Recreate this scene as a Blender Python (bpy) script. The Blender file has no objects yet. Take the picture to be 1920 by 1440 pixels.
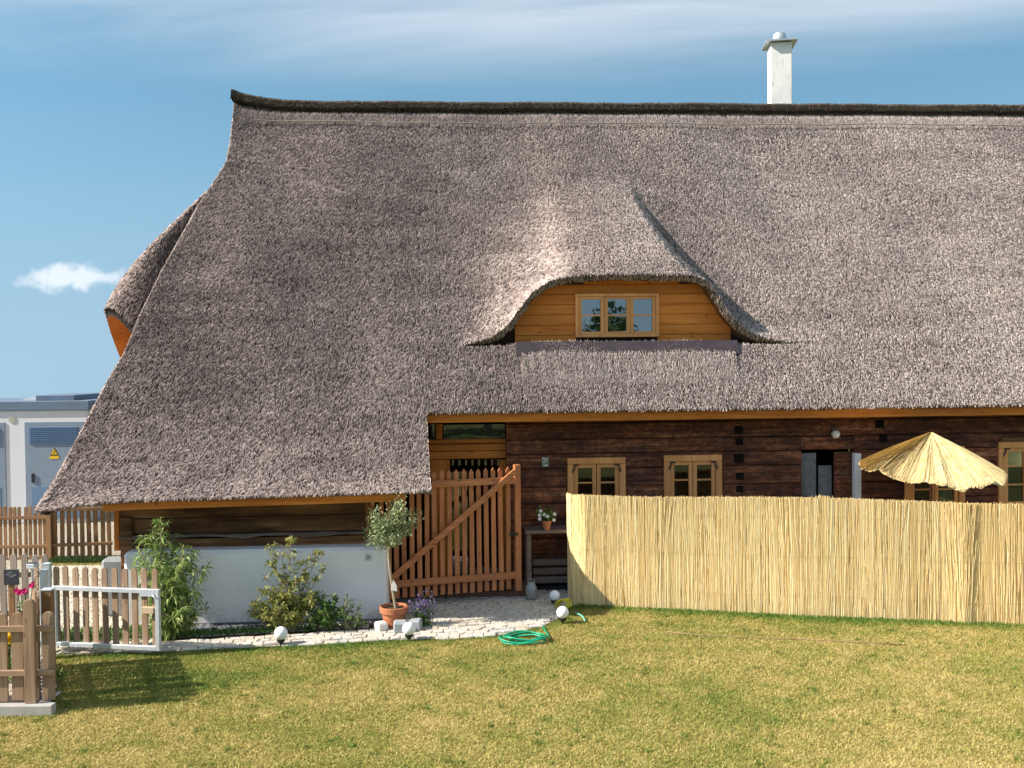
import bpy, bmesh, math, random
import numpy as np
from mathutils import Vector, Matrix
random.seed(11)
rng = np.random.default_rng(11)
scene = bpy.context.scene
col = scene.collection
R = math.radians

# ---------------------------------------------------------------- camera
F, HC = 1800.0, 3.57
PITCH, ROLL = math.atan(40 / 1800), -0.0101
camd = bpy.data.cameras.new('camera'); cam = bpy.data.objects.new('camera', camd); col.objects.link(cam)
camd.sensor_fit = 'HORIZONTAL'; camd.sensor_width = 36.0; camd.lens = F / 1920 * 36
camd.clip_start = 0.1; camd.clip_end = 2000
CM = Matrix.Translation((0, 0, HC)) @ Matrix.Rotation(math.pi / 2 - PITCH, 4, 'X') @ Matrix.Rotation(ROLL, 4, 'Z')
cam.matrix_world = CM
scene.camera = cam
CR = CM.to_3x3()

# ---------------------------------------------------------------- light
SUN_EL, SUN_TH = R(37), R(13)           # travel direction: mostly +X, a little +Y
world = bpy.data.worlds.new('World'); scene.world = world; world.use_nodes = True
wn = world.node_tree.nodes; wl = world.node_tree.links; wn.clear()
wo = wn.new('ShaderNodeOutputWorld'); wb = wn.new('ShaderNodeBackground'); wb.inputs['Strength'].default_value = 0.098
sky = wn.new('ShaderNodeTexSky'); sky.sky_type = 'NISHITA'; sky.sun_disc = False
sky.sun_elevation = SUN_EL
sky.sun_rotation = math.atan2(-math.cos(SUN_TH), -math.sin(SUN_TH))
sky.altitude = 400; sky.air_density = 1.0; sky.dust_density = 0.25; sky.ozone_density = 2.0
def wmath(op, a, b=None, c=None):
    n = wn.new('ShaderNodeMath'); n.operation = op
    for i, s in enumerate((a, b, c)):
        if s is None: continue
        if isinstance(s, (int, float)): n.inputs[i].default_value = s
        else: wl.new(s, n.inputs[i])
    return n.outputs[0]
def wvdot(vec, d):
    n = wn.new('ShaderNodeVectorMath'); n.operation = 'DOT_PRODUCT'; wl.new(vec, n.inputs[0]); n.inputs[1].default_value = d
    return n.outputs['Value']
def wramp(v, a, b):
    n = wn.new('ShaderNodeMapRange'); n.interpolation_type = 'SMOOTHSTEP'
    wl.new(v, n.inputs[0]); n.inputs[1].default_value = a; n.inputs[2].default_value = b
    return n.outputs[0]
tc = wn.new('ShaderNodeTexCoord'); dirv = tc.outputs['Generated']
sx = wn.new('ShaderNodeSeparateXYZ'); wl.new(dirv, sx.inputs[0])
zz = wmath('MAXIMUM', sx.outputs['Z'], 0.03)
sv = wn.new('ShaderNodeCombineXYZ'); wl.new(sx.outputs['X'], sv.inputs[0]); wl.new(sx.outputs['Y'], sv.inputs[1]); wl.new(wmath('MULTIPLY_ADD', wmath('MAXIMUM', sx.outputs['Z'], 0.0), 0.78, 0.22), sv.inputs[2])
wl.new(sv.outputs[0], sky.inputs['Vector'])
px_ = wmath('DIVIDE', sx.outputs['X'], zz); py_ = wmath('DIVIDE', sx.outputs['Y'], zz)
cb = wn.new('ShaderNodeCombineXYZ'); wl.new(wmath('MULTIPLY', px_, 0.36), cb.inputs[0]); wl.new(wmath('MULTIPLY_ADD', py_, 1.0, 0.55), cb.inputs[1])
nz = wn.new('ShaderNodeTexNoise'); nz.inputs['Scale'].default_value = 0.85; nz.inputs['Detail'].default_value = 7; nz.inputs['Roughness'].default_value = 0.55
nz.inputs['Distortion'].default_value = 0.4
wl.new(cb.outputs[0], nz.inputs['Vector'])
cirrus = wmath('MULTIPLY', wramp(nz.outputs['Fac'], 0.30, 0.72), wramp(sx.outputs['Z'], 0.25, 0.355))
# one fair-weather cumulus low in the sky
def pix_dir(x, y):
    d = CR @ Vector(((x - 960) / F, -(y - 720) / F, -1)); return d.normalized()
cd = pix_dir(140, 522)
ct = Vector((cd.y, -cd.x, 0)).normalized(); cu = ct.cross(cd).normalized()
n2 = wn.new('ShaderNodeTexNoise'); n2.inputs['Scale'].default_value = 55; n2.inputs['Detail'].default_value = 6
wl.new(dirv, n2.inputs['Vector'])
ca = wmath('DIVIDE', wvdot(dirv, ct), 0.060); ce = wmath('DIVIDE', wvdot(dirv, cu), 0.0135)
rr = wmath('SQRT', wmath('ADD', wmath('MULTIPLY', ca, ca), wmath('MULTIPLY', ce, ce)))
rr = wmath('ADD', rr, wmath('MULTIPLY_ADD', n2.outputs['Fac'], 1.9, -0.95))
cumulus = wmath('MULTIPLY', wmath('SUBTRACT', 1.0, wramp(rr, 0.35, 1.05)), wmath('GREATER_THAN', wvdot(dirv, cd), 0.8))
cl = wmath('MAXIMUM', wmath('MULTIPLY', cirrus, 0.72), wmath('MULTIPLY', cumulus, 0.7))
hue = wn.new('ShaderNodeHueSaturation'); hue.inputs['Saturation'].default_value = 1.04; wl.new(sky.outputs[0], hue.inputs['Color']); hue.inputs['Hue'].default_value = 0.472
hz = wn.new('ShaderNodeMixRGB'); wl.new(wmath('MULTIPLY', wramp(sx.outputs['Z'], 0.30, -0.02), 0.75), hz.inputs[0]); wl.new(hue.outputs[0], hz.inputs[1]); hz.inputs[2].default_value = (2.25, 3.15, 3.85, 1)
mx = wn.new('ShaderNodeMixRGB'); wl.new(cl, mx.inputs[0]); wl.new(hz.outputs[0], mx.inputs[1]); mx.inputs[2].default_value = (5.9, 6.1, 6.4, 1)
wl.new(mx.outputs[0], wb.inputs['Color']); wl.new(wb.outputs[0], wo.inputs[0])

sund = bpy.data.lights.new('sun', 'SUN'); sund.energy = 5.0; sund.angle = R(0.53); sund.color = (1.0, 0.93, 0.82)
sun = bpy.data.objects.new('sun', sund); col.objects.link(sun)
sdir = Vector((math.cos(SUN_EL) * math.cos(SUN_TH), math.cos(SUN_EL) * math.sin(SUN_TH), -math.sin(SUN_EL)))
sun.rotation_euler = sdir.to_track_quat('-Z', 'Y').to_euler(); sun.location = (-20, -5, 20)
vs = scene.view_settings
vs.view_transform = 'Standard'; vs.look = 'None'; vs.gamma = 1.0; vs.use_curve_mapping = False; vs.exposure = 0.90
scene.render.engine = 'CYCLES'

# ---------------------------------------------------------------- pixel helpers (photo pixels, 1920 wide)
CP = Vector((0, 0, HC))
def ray(x, y): return CR @ Vector(((x - 960) / F, -(y - 720) / F, -1))
def gp(x, y, z=0.0):
    d = ray(x, y); t = (z - HC) / d.z; return CP + d * t
def atY(x, y, Y):
    d = ray(x, y); return CP + d * (Y / d.y)
YAW = R(3.37)
HO = gp(1000, 1108)
HMAT = Matrix.Translation(HO) @ Matrix.Rotation(YAW, 4, 'Z'); HINV = HMAT.inverted()
CPL = HINV @ CP
def lray(x, y): return HINV.to_3x3() @ ray(x, y)
def hp(x, y, v):
    d = lray(x, y); t = (v - CPL.y) / d.y; return CPL + d * t

# ---------------------------------------------------------------- object helpers
def link(o, parent=None):
    col.objects.link(o)
    if parent: o.parent = parent
    return o
def tag(o, label=None, cat=None, group=None, kind=None):
    if label: o['label'] = label
    if cat: o['category'] = cat
    if group: o['group'] = group
    if kind: o['kind'] = kind
    return o
def thing(name, label, cat, loc=(0, 0, 0), rz=0.0, group=None):
    o = bpy.data.objects.new(name, None); o.empty_display_size = 0.2
    link(o); o.location = loc; o.rotation_euler = (0, 0, rz)
    return tag(o, label, cat, group)
class MB:
    def __init__(self): self.v = []; self.f = []
    def add(self, vs_, fs_):
        n = len(self.v); self.v += [tuple(a) for a in vs_]; self.f += [tuple(i + n for i in f) for f in fs_]; return self
    def bx(self, x0, x1, y0, y1, z0, z1):
        return self.add([(x0, y0, z0), (x1, y0, z0), (x1, y1, z0), (x0, y1, z0), (x0, y0, z1), (x1, y0, z1), (x1, y1, z1), (x0, y1, z1)],
                        [(0, 3, 2, 1), (4, 5, 6, 7), (0, 1, 5, 4), (1, 2, 6, 5), (2, 3, 7, 6), (3, 0, 4, 7)])
    def beam(self, p0, p1, w, h, up=(0, 0, 1)):
        p0, p1 = Vector(p0), Vector(p1); d = (p1 - p0).normalized(); up = Vector(up)
        s = d.cross(up).normalized(); u = s.cross(d).normalized()
        c = [s * (w / 2) * a + u * (h / 2) * b for a, b in ((-1, -1), (1, -1), (1, 1), (-1, 1))]
        return self.add([p0 + q for q in c] + [p1 + q for q in c],
                        [(0, 1, 2, 3), (7, 6, 5, 4), (0, 4, 5, 1), (1, 5, 6, 2), (2, 6, 7, 3), (3, 7, 4, 0)])
    def tube(self, pts, r, n=8, cap=True):
        pts = [Vector(p) for p in pts]; m = len(pts)
        rs = r if isinstance(r, (list, tuple)) else [r] * m
        vs_, fs_ = [], []
        ref = Vector((0.3, 0.2, 1)).normalized()
        for i, p in enumerate(pts):
            d = (pts[min(i + 1, m - 1)] - pts[max(i - 1, 0)]).normalized()
            a = d.cross(ref)
            if a.length < 1e-3: a = d.cross(Vector((1, 0, 0)))
            a.normalize(); b = d.cross(a)
            for k in range(n):
                t = 2 * math.pi * k / n; vs_.append(p + (a * math.cos(t) + b * math.sin(t)) * rs[i])
        for i in range(m - 1):
            for k in range(n):
                k2 = (k + 1) % n; fs_.append((i * n + k, i * n + k2, (i + 1) * n + k2, (i + 1) * n + k))
        if cap: fs_ += [tuple(range(n))[::-1], tuple((m - 1) * n + k for k in range(n))]
        return self.add(vs_, fs_)
    def lathe(self, prof, n=20, c=(0, 0, 0)):
        vs_, fs_ = [], []
        for r, z in prof:
            for k in range(n):
                t = 2 * math.pi * k / n; vs_.append((c[0] + r * math.cos(t), c[1] + r * math.sin(t), c[2] + z))
        for i in range(len(prof) - 1):
            for k in range(n):
                k2 = (k + 1) % n; fs_.append((i * n + k, i * n + k2, (i + 1) * n + k2, (i + 1) * n + k))
        fs_ += [tuple(range(n))[::-1], tuple((len(prof) - 1) * n + k for k in range(n))]
        return self.add(vs_, fs_)
    def prism(self, poly, y0, y1):          # polygon in x,z (counter-clockwise seen from -y), extruded in y
        n = len(poly)
        return self.add([(x, y0, z) for x, z in poly] + [(x, y1, z) for x, z in poly],
                        [tuple(range(n)), tuple(range(2 * n - 1, n - 1, -1))] + [(i, i + n, (i + 1) % n + n, (i + 1) % n) for i in range(n)])
    def mesh(self, name, bevel=0.0, smooth=False):
        me = bpy.data.meshes.new(name)
        me.from_pydata(self.v, [], self.f); me.update()
        bm = bmesh.new(); bm.from_mesh(me)
        bmesh.ops.recalc_face_normals(bm, faces=bm.faces)
        if bevel > 0:
            bmesh.ops.bevel(bm, geom=list(bm.edges), offset=bevel, segments=1, affect='EDGES', clamp_overlap=True)
        bm.to_mesh(me); bm.free()
        if smooth: me.polygons.foreach_set('use_smooth', [True] * len(me.polygons))
        return me
    def build(self, name, mat, parent=None, bevel=0.0, smooth=False):
        me = self.mesh(name, bevel, smooth); me.materials.append(mat)
        return link(bpy.data.objects.new(name, me), parent)
def inst(name, me, parent, loc=(0, 0, 0), rot=(0, 0, 0), scl=None):
    o = bpy.data.objects.new(name, me); link(o, parent); o.location = loc; o.rotation_euler = rot
    if scl: o.scale = scl
    return o
def npmesh(name, verts, faces, mat, parent=None, attrs=None, smooth=False):
    """verts (N,3), faces (M,k) arrays"""
    me = bpy.data.meshes.new(name)
    verts = np.asarray(verts, dtype=np.float32); faces = np.asarray(faces, dtype=np.int32)
    me.vertices.add(len(verts)); me.vertices.foreach_set('co', verts.ravel())
    k = faces.shape[1]
    me.loops.add(faces.size); me.loops.foreach_set('vertex_index', faces.ravel())
    me.polygons.add(len(faces)); me.polygons.foreach_set('loop_start', np.arange(0, faces.size, k, dtype=np.int32))
    me.update(calc_edges=True); me.validate()
    for an, av in (attrs or {}).items():
        a = me.attributes.new(an, 'FLOAT', 'POINT'); a.data.foreach_set('value', np.asarray(av, dtype=np.float32))
    if smooth: me.polygons.foreach_set('use_smooth', np.ones(len(faces), dtype=bool))
    me.materials.append(mat)
    return link(bpy.data.objects.new(name, me), parent)
def poly_in(px, py, poly):
    inside = np.zeros(px.shape, bool); n = len(poly)
    for i in range(n):
        x0, y0 = poly[i]; x1, y1 = poly[(i + 1) % n]
        c = ((y0 > py) != (y1 > py)) & (px < (x1 - x0) * (py - y0) / (y1 - y0 + 1e-12) + x0)
        inside ^= c
    return inside

# ---------------------------------------------------------------- materials
class Mt:
    def __init__(self, name, rough=0.8, spec=0.3):
        self.m = bpy.data.materials.new(name); self.m.use_nodes = True
        self.n = self.m.node_tree.nodes; self.l = self.m.node_tree.links
        self.b = self.n['Principled BSDF']; self.out = self.n['Material Output']
        self.b.inputs['Roughness'].default_value = rough
        self.b.inputs['Specular IOR Level'].default_value = spec
    def coord(self, kind='Object', scale=(1, 1, 1), rnd=False):
        t = self.n.new('ShaderNodeTexCoord'); mp = self.n.new('ShaderNodeMapping'); self.l.new(t.outputs[kind], mp.inputs[0])
        mp.inputs['Scale'].default_value = scale
        if rnd:
            oi = self.n.new('ShaderNodeObjectInfo'); mu = self.n.new('ShaderNodeMath'); mu.operation = 'MULTIPLY'; mu.inputs[1].default_value = 37.0
            self.l.new(oi.outputs['Random'], mu.inputs[0]); cb_ = self.n.new('ShaderNodeCombineXYZ')
            for i in range(3): self.l.new(mu.outputs[0], cb_.inputs[i])
            self.l.new(cb_.outputs[0], mp.inputs['Location'])
        return mp.outputs[0]
    def noise(self, vec, scale, detail=4, rough=0.55, dist=0.0):
        n = self.n.new('ShaderNodeTexNoise'); self.l.new(vec, n.inputs['Vector'])
        n.inputs['Scale'].default_value = scale; n.inputs['Detail'].default_value = detail
        n.inputs['Roughness'].default_value = rough; n.inputs['Distortion'].default_value = dist
        return n.outputs['Fac']
    def voro(self, vec, scale, feature='F1', out='Distance'):
        n = self.n.new('ShaderNodeTexVoronoi'); n.feature = feature; self.l.new(vec, n.inputs['Vector']); n.inputs['Scale'].default_value = scale
        return n.outputs[out]
    def ramp(self, v, stops):
        n = self.n.new('ShaderNodeValToRGB'); self.l.new(v, n.inputs[0]); e = n.color_ramp.elements
        while len(e) < len(stops): e.new(0.5)
        for i, (p, c) in enumerate(stops): e[i].position = p; e[i].color = (*c, 1)
        return n.outputs[0]
    def map(self, v, a, b, c=0.0, d=1.0):
        n = self.n.new('ShaderNodeMapRange'); self.l.new(v, n.inputs[0])
        for i, s in enumerate((a, b, c, d)): n.inputs[i + 1].default_value = s
        return n.outputs[0]
    def math(self, op, a, b=None):
        n = self.n.new('ShaderNodeMath'); n.operation = op
        for i, s in enumerate((a, b)):
            if s is None: continue
            if isinstance(s, (int, float)): n.inputs[i].default_value = s
            else: self.l.new(s, n.inputs[i])
        return n.outputs[0]
    def mix(self, f, a, b, mode='MIX'):
        n = self.n.new('ShaderNodeMixRGB'); n.blend_type = mode
        for i, s in enumerate((f, a, b)):
            if isinstance(s, (int, float)): n.inputs[i].default_value = s
            elif isinstance(s, tuple): n.inputs[i].default_value = (*s, 1)
            else: self.l.new(s, n.inputs[i])
        return n.outputs[0]
    def attr(self, name):
        n = self.n.new('ShaderNodeAttribute'); n.attribute_name = name; return n.outputs['Fac']
    def orand(self):
        return self.n.new('ShaderNodeObjectInfo').outputs['Random']
    def color(self, c):
        if isinstance(c, tuple): self.b.inputs['Base Color'].default_value = (*c, 1)
        else: self.l.new(c, self.b.inputs['Base Color'])
        return self
    def bump(self, h, strength=0.5, dist=0.01):
        n = self.n.new('ShaderNodeBump'); self.l.new(h, n.inputs['Height']); n.inputs['Strength'].default_value = strength; n.inputs['Distance'].default_value = dist
        self.l.new(n.outputs[0], self.b.inputs['Normal']); return self
    def transl(self, colr, f):
        t = self.n.new('ShaderNodeBsdfTranslucent'); 
        if isinstance(colr, tuple): t.inputs[0].default_value = (*colr, 1)
        else: self.l.new(colr, t.inputs[0])
        ms = self.n.new('ShaderNodeMixShader'); ms.inputs[0].default_value = f
        self.l.new(self.b.outputs[0], ms.inputs[1]); self.l.new(t.outputs[0], ms.inputs[2]); self.l.new(ms.outputs[0], self.out.inputs[0]); return self

def wood(name, dark, mid, light, axis=2, rough=0.75, fine=1.0, knots=True):
    m = Mt(name, rough, 0.25)
    sc = [22.0, 22.0, 22.0]; sc[axis] = 1.1
    v = m.coord('Object', tuple(s * fine for s in sc), rnd=True)
    g = m.noise(v, 1.0, 6, 0.6, 0.6)
    c = m.ramp(g, [(0.30, dark), (0.5, mid), (0.72, light)])
    s2 = [3.0, 3.0, 3.0]; s2[axis] = 0.8
    p = m.noise(m.coord('Object', tuple(s2), rnd=True), 1.0, 3)
    c = m.mix(m.map(p, 0.35, 0.75, 0.0, 0.55), c, tuple(x * 0.55 for x in dark), 'MIX')
    c = m.mix(m.map(m.orand(), 0, 1, 0.0, 0.50), c, tuple(x * 0.55 for x in mid))
    if knots:
        s3 = [9.0, 9.0, 9.0]; s3[axis] = 4.0
        k = m.voro(m.coord('Object', tuple(s3), rnd=True), 1.0)
        c = m.mix(m.map(k, 0.06, 0.16, 0.75, 0.0), c, tuple(x * 0.35 for x in dark))
    m.color(c); m.bump(g, 0.5, 0.006); return m.m
def plain(name, c, rough=0.6, spec=0.3, var=0.15, scale=4.0, bump=0.0, metal=0.0):
    m = Mt(name, rough, spec); v = m.coord()
    n = m.noise(v, scale, 5, 0.6)
    m.color(m.mix(m.map(n, 0.3, 0.7), tuple(x * (1 - var) for x in c), tuple(min(1, x * (1 + var)) for x in c)))
    m.b.inputs['Metallic'].default_value = metal
    if bump: m.bump(m.noise(v, scale * 12, 4), bump, 0.004)
    return m.m

M = {}
M['log'] = None
def log_mat():
    m = Mt('weathered log', 0.85, 0.2)
    v = m.coord('Object', (0.55, 9, 20), rnd=True)
    g = m.noise(v, 1.0, 8, 0.68, 0.8)
    c = m.ramp(g, [(0.26, (0.045, 0.017, 0.012)), (0.42, (0.19, 0.055, 0.032)), (0.55, (0.35, 0.125, 0.055)), (0.68, (0.54, 0.24, 0.12)), (0.80, (0.62, 0.42, 0.32))])
    p = m.noise(m.coord('Object', (0.9, 2, 2.2), rnd=True), 1.0, 5, 0.62)
    c = m.mix(m.map(p, 0.38, 0.60, 0.80, 0.0), c, (0.045, 0.024, 0.022))
    gr = m.noise(m.coord('Object', (1.3, 6, 14), rnd=True), 1.0, 6, 0.7)
    c = m.mix(m.map(gr, 0.58, 0.76, 0.0, 0.6), c, (0.36, 0.27, 0.23))
    mo = m.noise(m.coord('Object', (9, 9, 16), rnd=True), 1.0, 5, 0.7)
    c = m.mix(m.map(mo, 0.42, 0.60, 0.65, 0.0), c, (0.035, 0.017, 0.014))
    m.color(c); m.bump(g, 0.9, 0.02); return m.m
M['log'] = log_mat()
def barn_mat():
    m = Mt('old brown log', 0.85, 0.2)
    g = m.noise(m.coord('Object', (0.5, 9, 16), rnd=True), 1.0, 8, 0.66, 0.7)
    c = m.ramp(g, [(0.28, (0.09, 0.042, 0.02)), (0.5, (0.28, 0.13, 0.058)), (0.68, (0.48, 0.25, 0.12)), (0.84, (0.62, 0.42, 0.26))])
    p = m.noise(m.coord('Object', (0.7, 2, 2.5), rnd=True), 1.0, 5, 0.6)
    c = m.mix(m.map(p, 0.40, 0.62, 0.75, 0.0), c, (0.018, 0.010, 0.007))
    m.color(c); m.bump(g, 0.8, 0.02); return m.m
M['barn'] = barn_mat()
M['orange'] = wood('oiled larch', (0.56, 0.155, 0.022), (0.82, 0.27, 0.045), (0.92, 0.36, 0.075), 0, 0.6)
M['orange_v'] = wood('oiled larch upright', (0.56, 0.155, 0.022), (0.82, 0.27, 0.045), (0.92, 0.36, 0.075), 2, 0.6)
M['window'] = wood('window larch', (0.78, 0.31, 0.10), (0.93, 0.43, 0.155), (0.96, 0.51, 0.21), 2, 0.5, knots=False)
M['gatewood'] = wood('red brown larch', (0.40, 0.135, 0.055), (0.62, 0.235, 0.10), (0.78, 0.34, 0.16), 2, 0.7)
M['gatewood_x'] = wood('red brown larch rail', (0.40, 0.135, 0.055), (0.62, 0.235, 0.10), (0.78, 0.34, 0.16), 0, 0.7)
M['picket'] = wood('weathered picket', (0.27, 0.17, 0.105), (0.42, 0.28, 0.18), (0.55, 0.40, 0.29), 2, 0.8)
M['picket_x'] = wood('weathered rail', (0.27, 0.17, 0.105), (0.42, 0.28, 0.18), (0.55, 0.40, 0.29), 0, 0.8)
M['picket_grey'] = wood('silvered picket', (0.30, 0.22, 0.17), (0.44, 0.35, 0.29), (0.58, 0.49, 0.42), 2, 0.85)
M['picket_back'] = wood('brown stained picket', (0.20, 0.10, 0.05), (0.33, 0.18, 0.085), (0.45, 0.27, 0.14), 2, 0.8)
M['picket_back_x'] = wood('brown stained rail', (0.20, 0.10, 0.05), (0.33, 0.18, 0.085), (0.45, 0.27, 0.14), 0, 0.8)
M['white'] = plain('limewashed plaster', (0.86, 0.86, 0.88), 0.9, 0.15, 0.04, 2.0, 0.25)
mw = Mt('limewashed plaster', 0.9, 0.15); vv_ = mw.coord('Object'); sp_ = mw.n.new('ShaderNodeSeparateXYZ'); mw.l.new(vv_, sp_.inputs[0])
nw = mw.noise(vv_, 2.2, 6, 0.65); nd = mw.noise(vv_, 7.0, 5, 0.7)
cw_ = mw.mix(mw.map(nw, 0.35, 0.7), (0.87, 0.87, 0.885), (0.80, 0.80, 0.815))
dirt = mw.math('MULTIPLY', mw.map(sp_.outputs['Z'], 0.0, 0.34, 1.0, 0.0), mw.map(nd, 0.38, 0.66, 0.0, 0.75))
mw.color(mw.mix(dirt, cw_, (0.36, 0.32, 0.27))); mw.bump(mw.noise(vv_, 26, 5), 0.35, 0.006); M['white'] = mw.m
M['chimney'] = None
mm = Mt('chimney plaster', 0.9, 0.15)
nn = mm.noise(mm.coord('Object'), 3.5, 6, 0.65); n5 = mm.noise(mm.coord('Object', (7, 7, 2)), 1.6, 5, 0.7)
mm.color(mm.mix(mm.map(n5, 0.56, 0.72, 0, 0.6), mm.mix(mm.map(nn, 0.4, 0.7), (0.80, 0.79, 0.77), (0.70, 0.69, 0.67)), (0.40, 0.39, 0.37)))
mm.bump(mm.noise(mm.coord('Object'), 30, 4), 0.2, 0.005); M['chimney'] = mm.m
M['zinc'] = plain('zinc sheet', (0.55, 0.57, 0.60), 0.45, 0.5, 0.08, 5, 0.05, 0.7)
M['steel'] = plain('galvanised steel', (0.60, 0.64, 0.68), 0.5, 0.5, 0.10, 14, 0.05, 0.35)
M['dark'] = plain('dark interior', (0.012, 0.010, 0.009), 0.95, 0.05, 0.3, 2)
M['black'] = plain('black plastic', (0.02, 0.02, 0.022), 0.5, 0.4, 0.2, 10)
M['iron'] = plain('black iron', (0.03, 0.028, 0.028), 0.55, 0.4, 0.3, 20)
M['concrete'] = plain('concrete', (0.38, 0.36, 0.335), 0.9, 0.2, 0.14, 6, 0.3)
M['slate'] = plain('slate plate', (0.035, 0.038, 0.048), 0.6, 0.3, 0.2, 9)
M['chalk'] = plain('chalk', (0.55, 0.55, 0.58), 0.9, 0.1, 0.2, 9)
M['terracotta'] = plain('terracotta', (0.46, 0.17, 0.085), 0.8, 0.2, 0.16, 9, 0.15)
M['soil'] = plain('soil', (0.07, 0.048, 0.032), 0.95, 0.1, 0.4, 20, 0.8)
M['lime'] = plain('limestone', (0.66, 0.63, 0.57), 0.9, 0.2, 0.12, 14, 0.5)
M['granite'] = plain('granite block', (0.31, 0.325, 0.34), 0.85, 0.25, 0.16, 40, 0.4)
M['curtain'] = plain('linen curtain', (0.66, 0.64, 0.60), 0.95, 0.1, 0.08, 6)
M['red_curtain'] = plain('rust curtain', (0.30, 0.09, 0.05), 0.95, 0.1, 0.2, 14)
M['grey_cloth'] = plain('grey door cloth', (0.20, 0.20, 0.21), 0.9, 0.1, 0.25, 12, 0.2)
M['sub_wall'] = plain('pale render', (0.66, 0.65, 0.68), 0.9, 0.15, 0.03, 2, 0.1)
M['sub_grey'] = plain('blue grey steel', (0.20, 0.25, 0.32), 0.55, 0.4, 0.06, 3)
M['sub_roof'] = plain('slate blue sheet', (0.13, 0.17, 0.24), 0.5, 0.4, 0.08, 3)
M['sub_vent'] = plain('vent blue', (0.12, 0.20, 0.32), 0.55, 0.4, 0.08, 3)
M['yellow'] = plain('warning yellow', (0.75, 0.45, 0.01), 0.5, 0.4, 0.05, 5)
M['olive_disc'] = plain('olive grey disc', (0.38, 0.40, 0.33), 0.7, 0.3, 0.1, 5)
M['globe'] = Mt('opal globe', 0.25, 0.5).color((0.86, 0.86, 0.88)).m
M['lampglass'] = Mt('opal wall lamp', 0.3, 0.5).color((0.80, 0.78, 0.72)).m
M['hose'] = Mt('green hose', 0.35, 0.5).color((0.01, 0.33, 0.17)).m
M['hose2'] = Mt('pale teal hose', 0.4, 0.5).color((0.15, 0.50, 0.38)).m
M['hose_y'] = Mt('yellow green hose', 0.35, 0.5).color((0.55, 0.52, 0.02)).m
M['hose_b'] = Mt('brown pipe', 0.6, 0.4).color((0.34, 0.20, 0.12)).m
M['tin'] = plain('dull tin', (0.33, 0.33, 0.33), 0.6, 0.4, 0.2, 10, 0.1, 0.3)
M['greywood'] = wood('grey bench board', (0.12, 0.085, 0.07), (0.22, 0.165, 0.14), (0.32, 0.25, 0.21), 0, 0.85)
M['bark'] = wood('pale bark', (0.28, 0.22, 0.15), (0.42, 0.34, 0.24), (0.55, 0.46, 0.34), 2, 0.85, knots=False)
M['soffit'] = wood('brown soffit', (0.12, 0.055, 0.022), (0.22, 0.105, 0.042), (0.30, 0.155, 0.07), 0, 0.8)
M['lead'] = plain('shaded lead flashing', (0.05, 0.042, 0.05), 0.95, 0.05, 0.15, 6)  # lead tone darkened further to hold the shade of the dormer ledge
M['redstone'] = plain('red brown stone', (0.20, 0.10, 0.075), 0.9, 0.2, 0.2, 8, 0.3)

def glass_mat(lo=0.30):
    m = Mt('window glass'); n, l = m.n, m.l
    tr = n.new('ShaderNodeBsdfTransparent'); gl = n.new('ShaderNodeBsdfGlossy'); gl.inputs['Roughness'].default_value = 0.015
    tr.inputs[0].default_value = (0.55, 0.58, 0.58, 1)
    fr = n.new('ShaderNodeFresnel'); fr.inputs[0].default_value = 1.9
    nb = m.noise(m.coord('Object', (2.5, 2.5, 2.5), rnd=True), 1.0, 2)
    bp = n.new('ShaderNodeBump'); bp.inputs['Strength'].default_value = 0.05; bp.inputs['Distance'].default_value = 0.02; l.new(nb, bp.inputs['Height']); l.new(bp.outputs[0], gl.inputs['Normal'])
    mu = m.map(fr.outputs[0], 0.0, 1.0, lo, 1.0)
    ms = n.new('ShaderNodeMixShader'); l.new(mu, ms.inputs[0]); l.new(tr.outputs[0], ms.inputs[1]); l.new(gl.outputs[0], ms.inputs[2]); l.new(ms.outputs[0], m.out.inputs[0])
    return m.m
M['glass'] = glass_mat(); M['glass_low'] = glass_mat(0.03)

def thatch_mat(name, reeds):
    m = Mt(name, 0.9, 0.12); v = m.coord('Object')
    big = m.noise(v, 0.42, 4, 0.55); mid = m.noise(m.coord('Object', (1.0, 1.0, 2.4)), 1.1, 5, 0.6)
    sp = m.n.new('ShaderNodeSeparateXYZ'); l = m.l; l.new(m.n.new('ShaderNodeTexCoord').outputs['Object'], sp.inputs[0])
    # weathered tone plus painted shade, darker towards the hip end, lighter towards the right
    age_shade = m.math('ADD', m.map(sp.outputs['X'], -8.0, 4.0, 0.12, 0.74), m.math('MULTIPLY', m.math('SUBTRACT', big, 0.5), 0.8))
    age_shade = m.math('ADD', age_shade, m.math('MULTIPLY', m.math('SUBTRACT', mid, 0.5), 0.7))
    crs = m.noise(m.coord('Object', (0.35, 0.35, 3.2)), 1.0, 4, 0.6); age_shade = m.math('ADD', age_shade, m.math('MULTIPLY', m.math('SUBTRACT', crs, 0.5), 0.75))
    stk = m.noise(m.coord('Object', (2.2, 0.25, 0.25)), 1.0, 4, 0.65); age_shade = m.math('ADD', age_shade, m.math('MULTIPLY', m.math('SUBTRACT', stk, 0.5), 0.45))
    dk = m.ramp(age_shade, [(0.0, (0.050, 0.037, 0.035)), (0.45, (0.100, 0.075, 0.069)), (0.9, (0.18, 0.138, 0.12))])
    lt = m.ramp(age_shade, [(0.0, (0.335, 0.265, 0.252)), (0.45, (0.59, 0.478, 0.445)), (0.9, (0.84, 0.70, 0.64))])
    if reeds:
        r = m.attr('rnd'); c = m.mix(r, dk, lt)
    else:
        fine = m.noise(m.coord('Object', (60, 30, 14)), 1.0, 3); c = m.mix(m.map(fine, 0.3, 0.7, 0.0, 0.7), m.mix(0.6, dk, (0.02, 0.014, 0.011)), dk)
        m.bump(fine, 0.8, 0.03)
    m.color(c); return m.m
M['thatch'] = thatch_mat('thatch bed', False)
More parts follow.
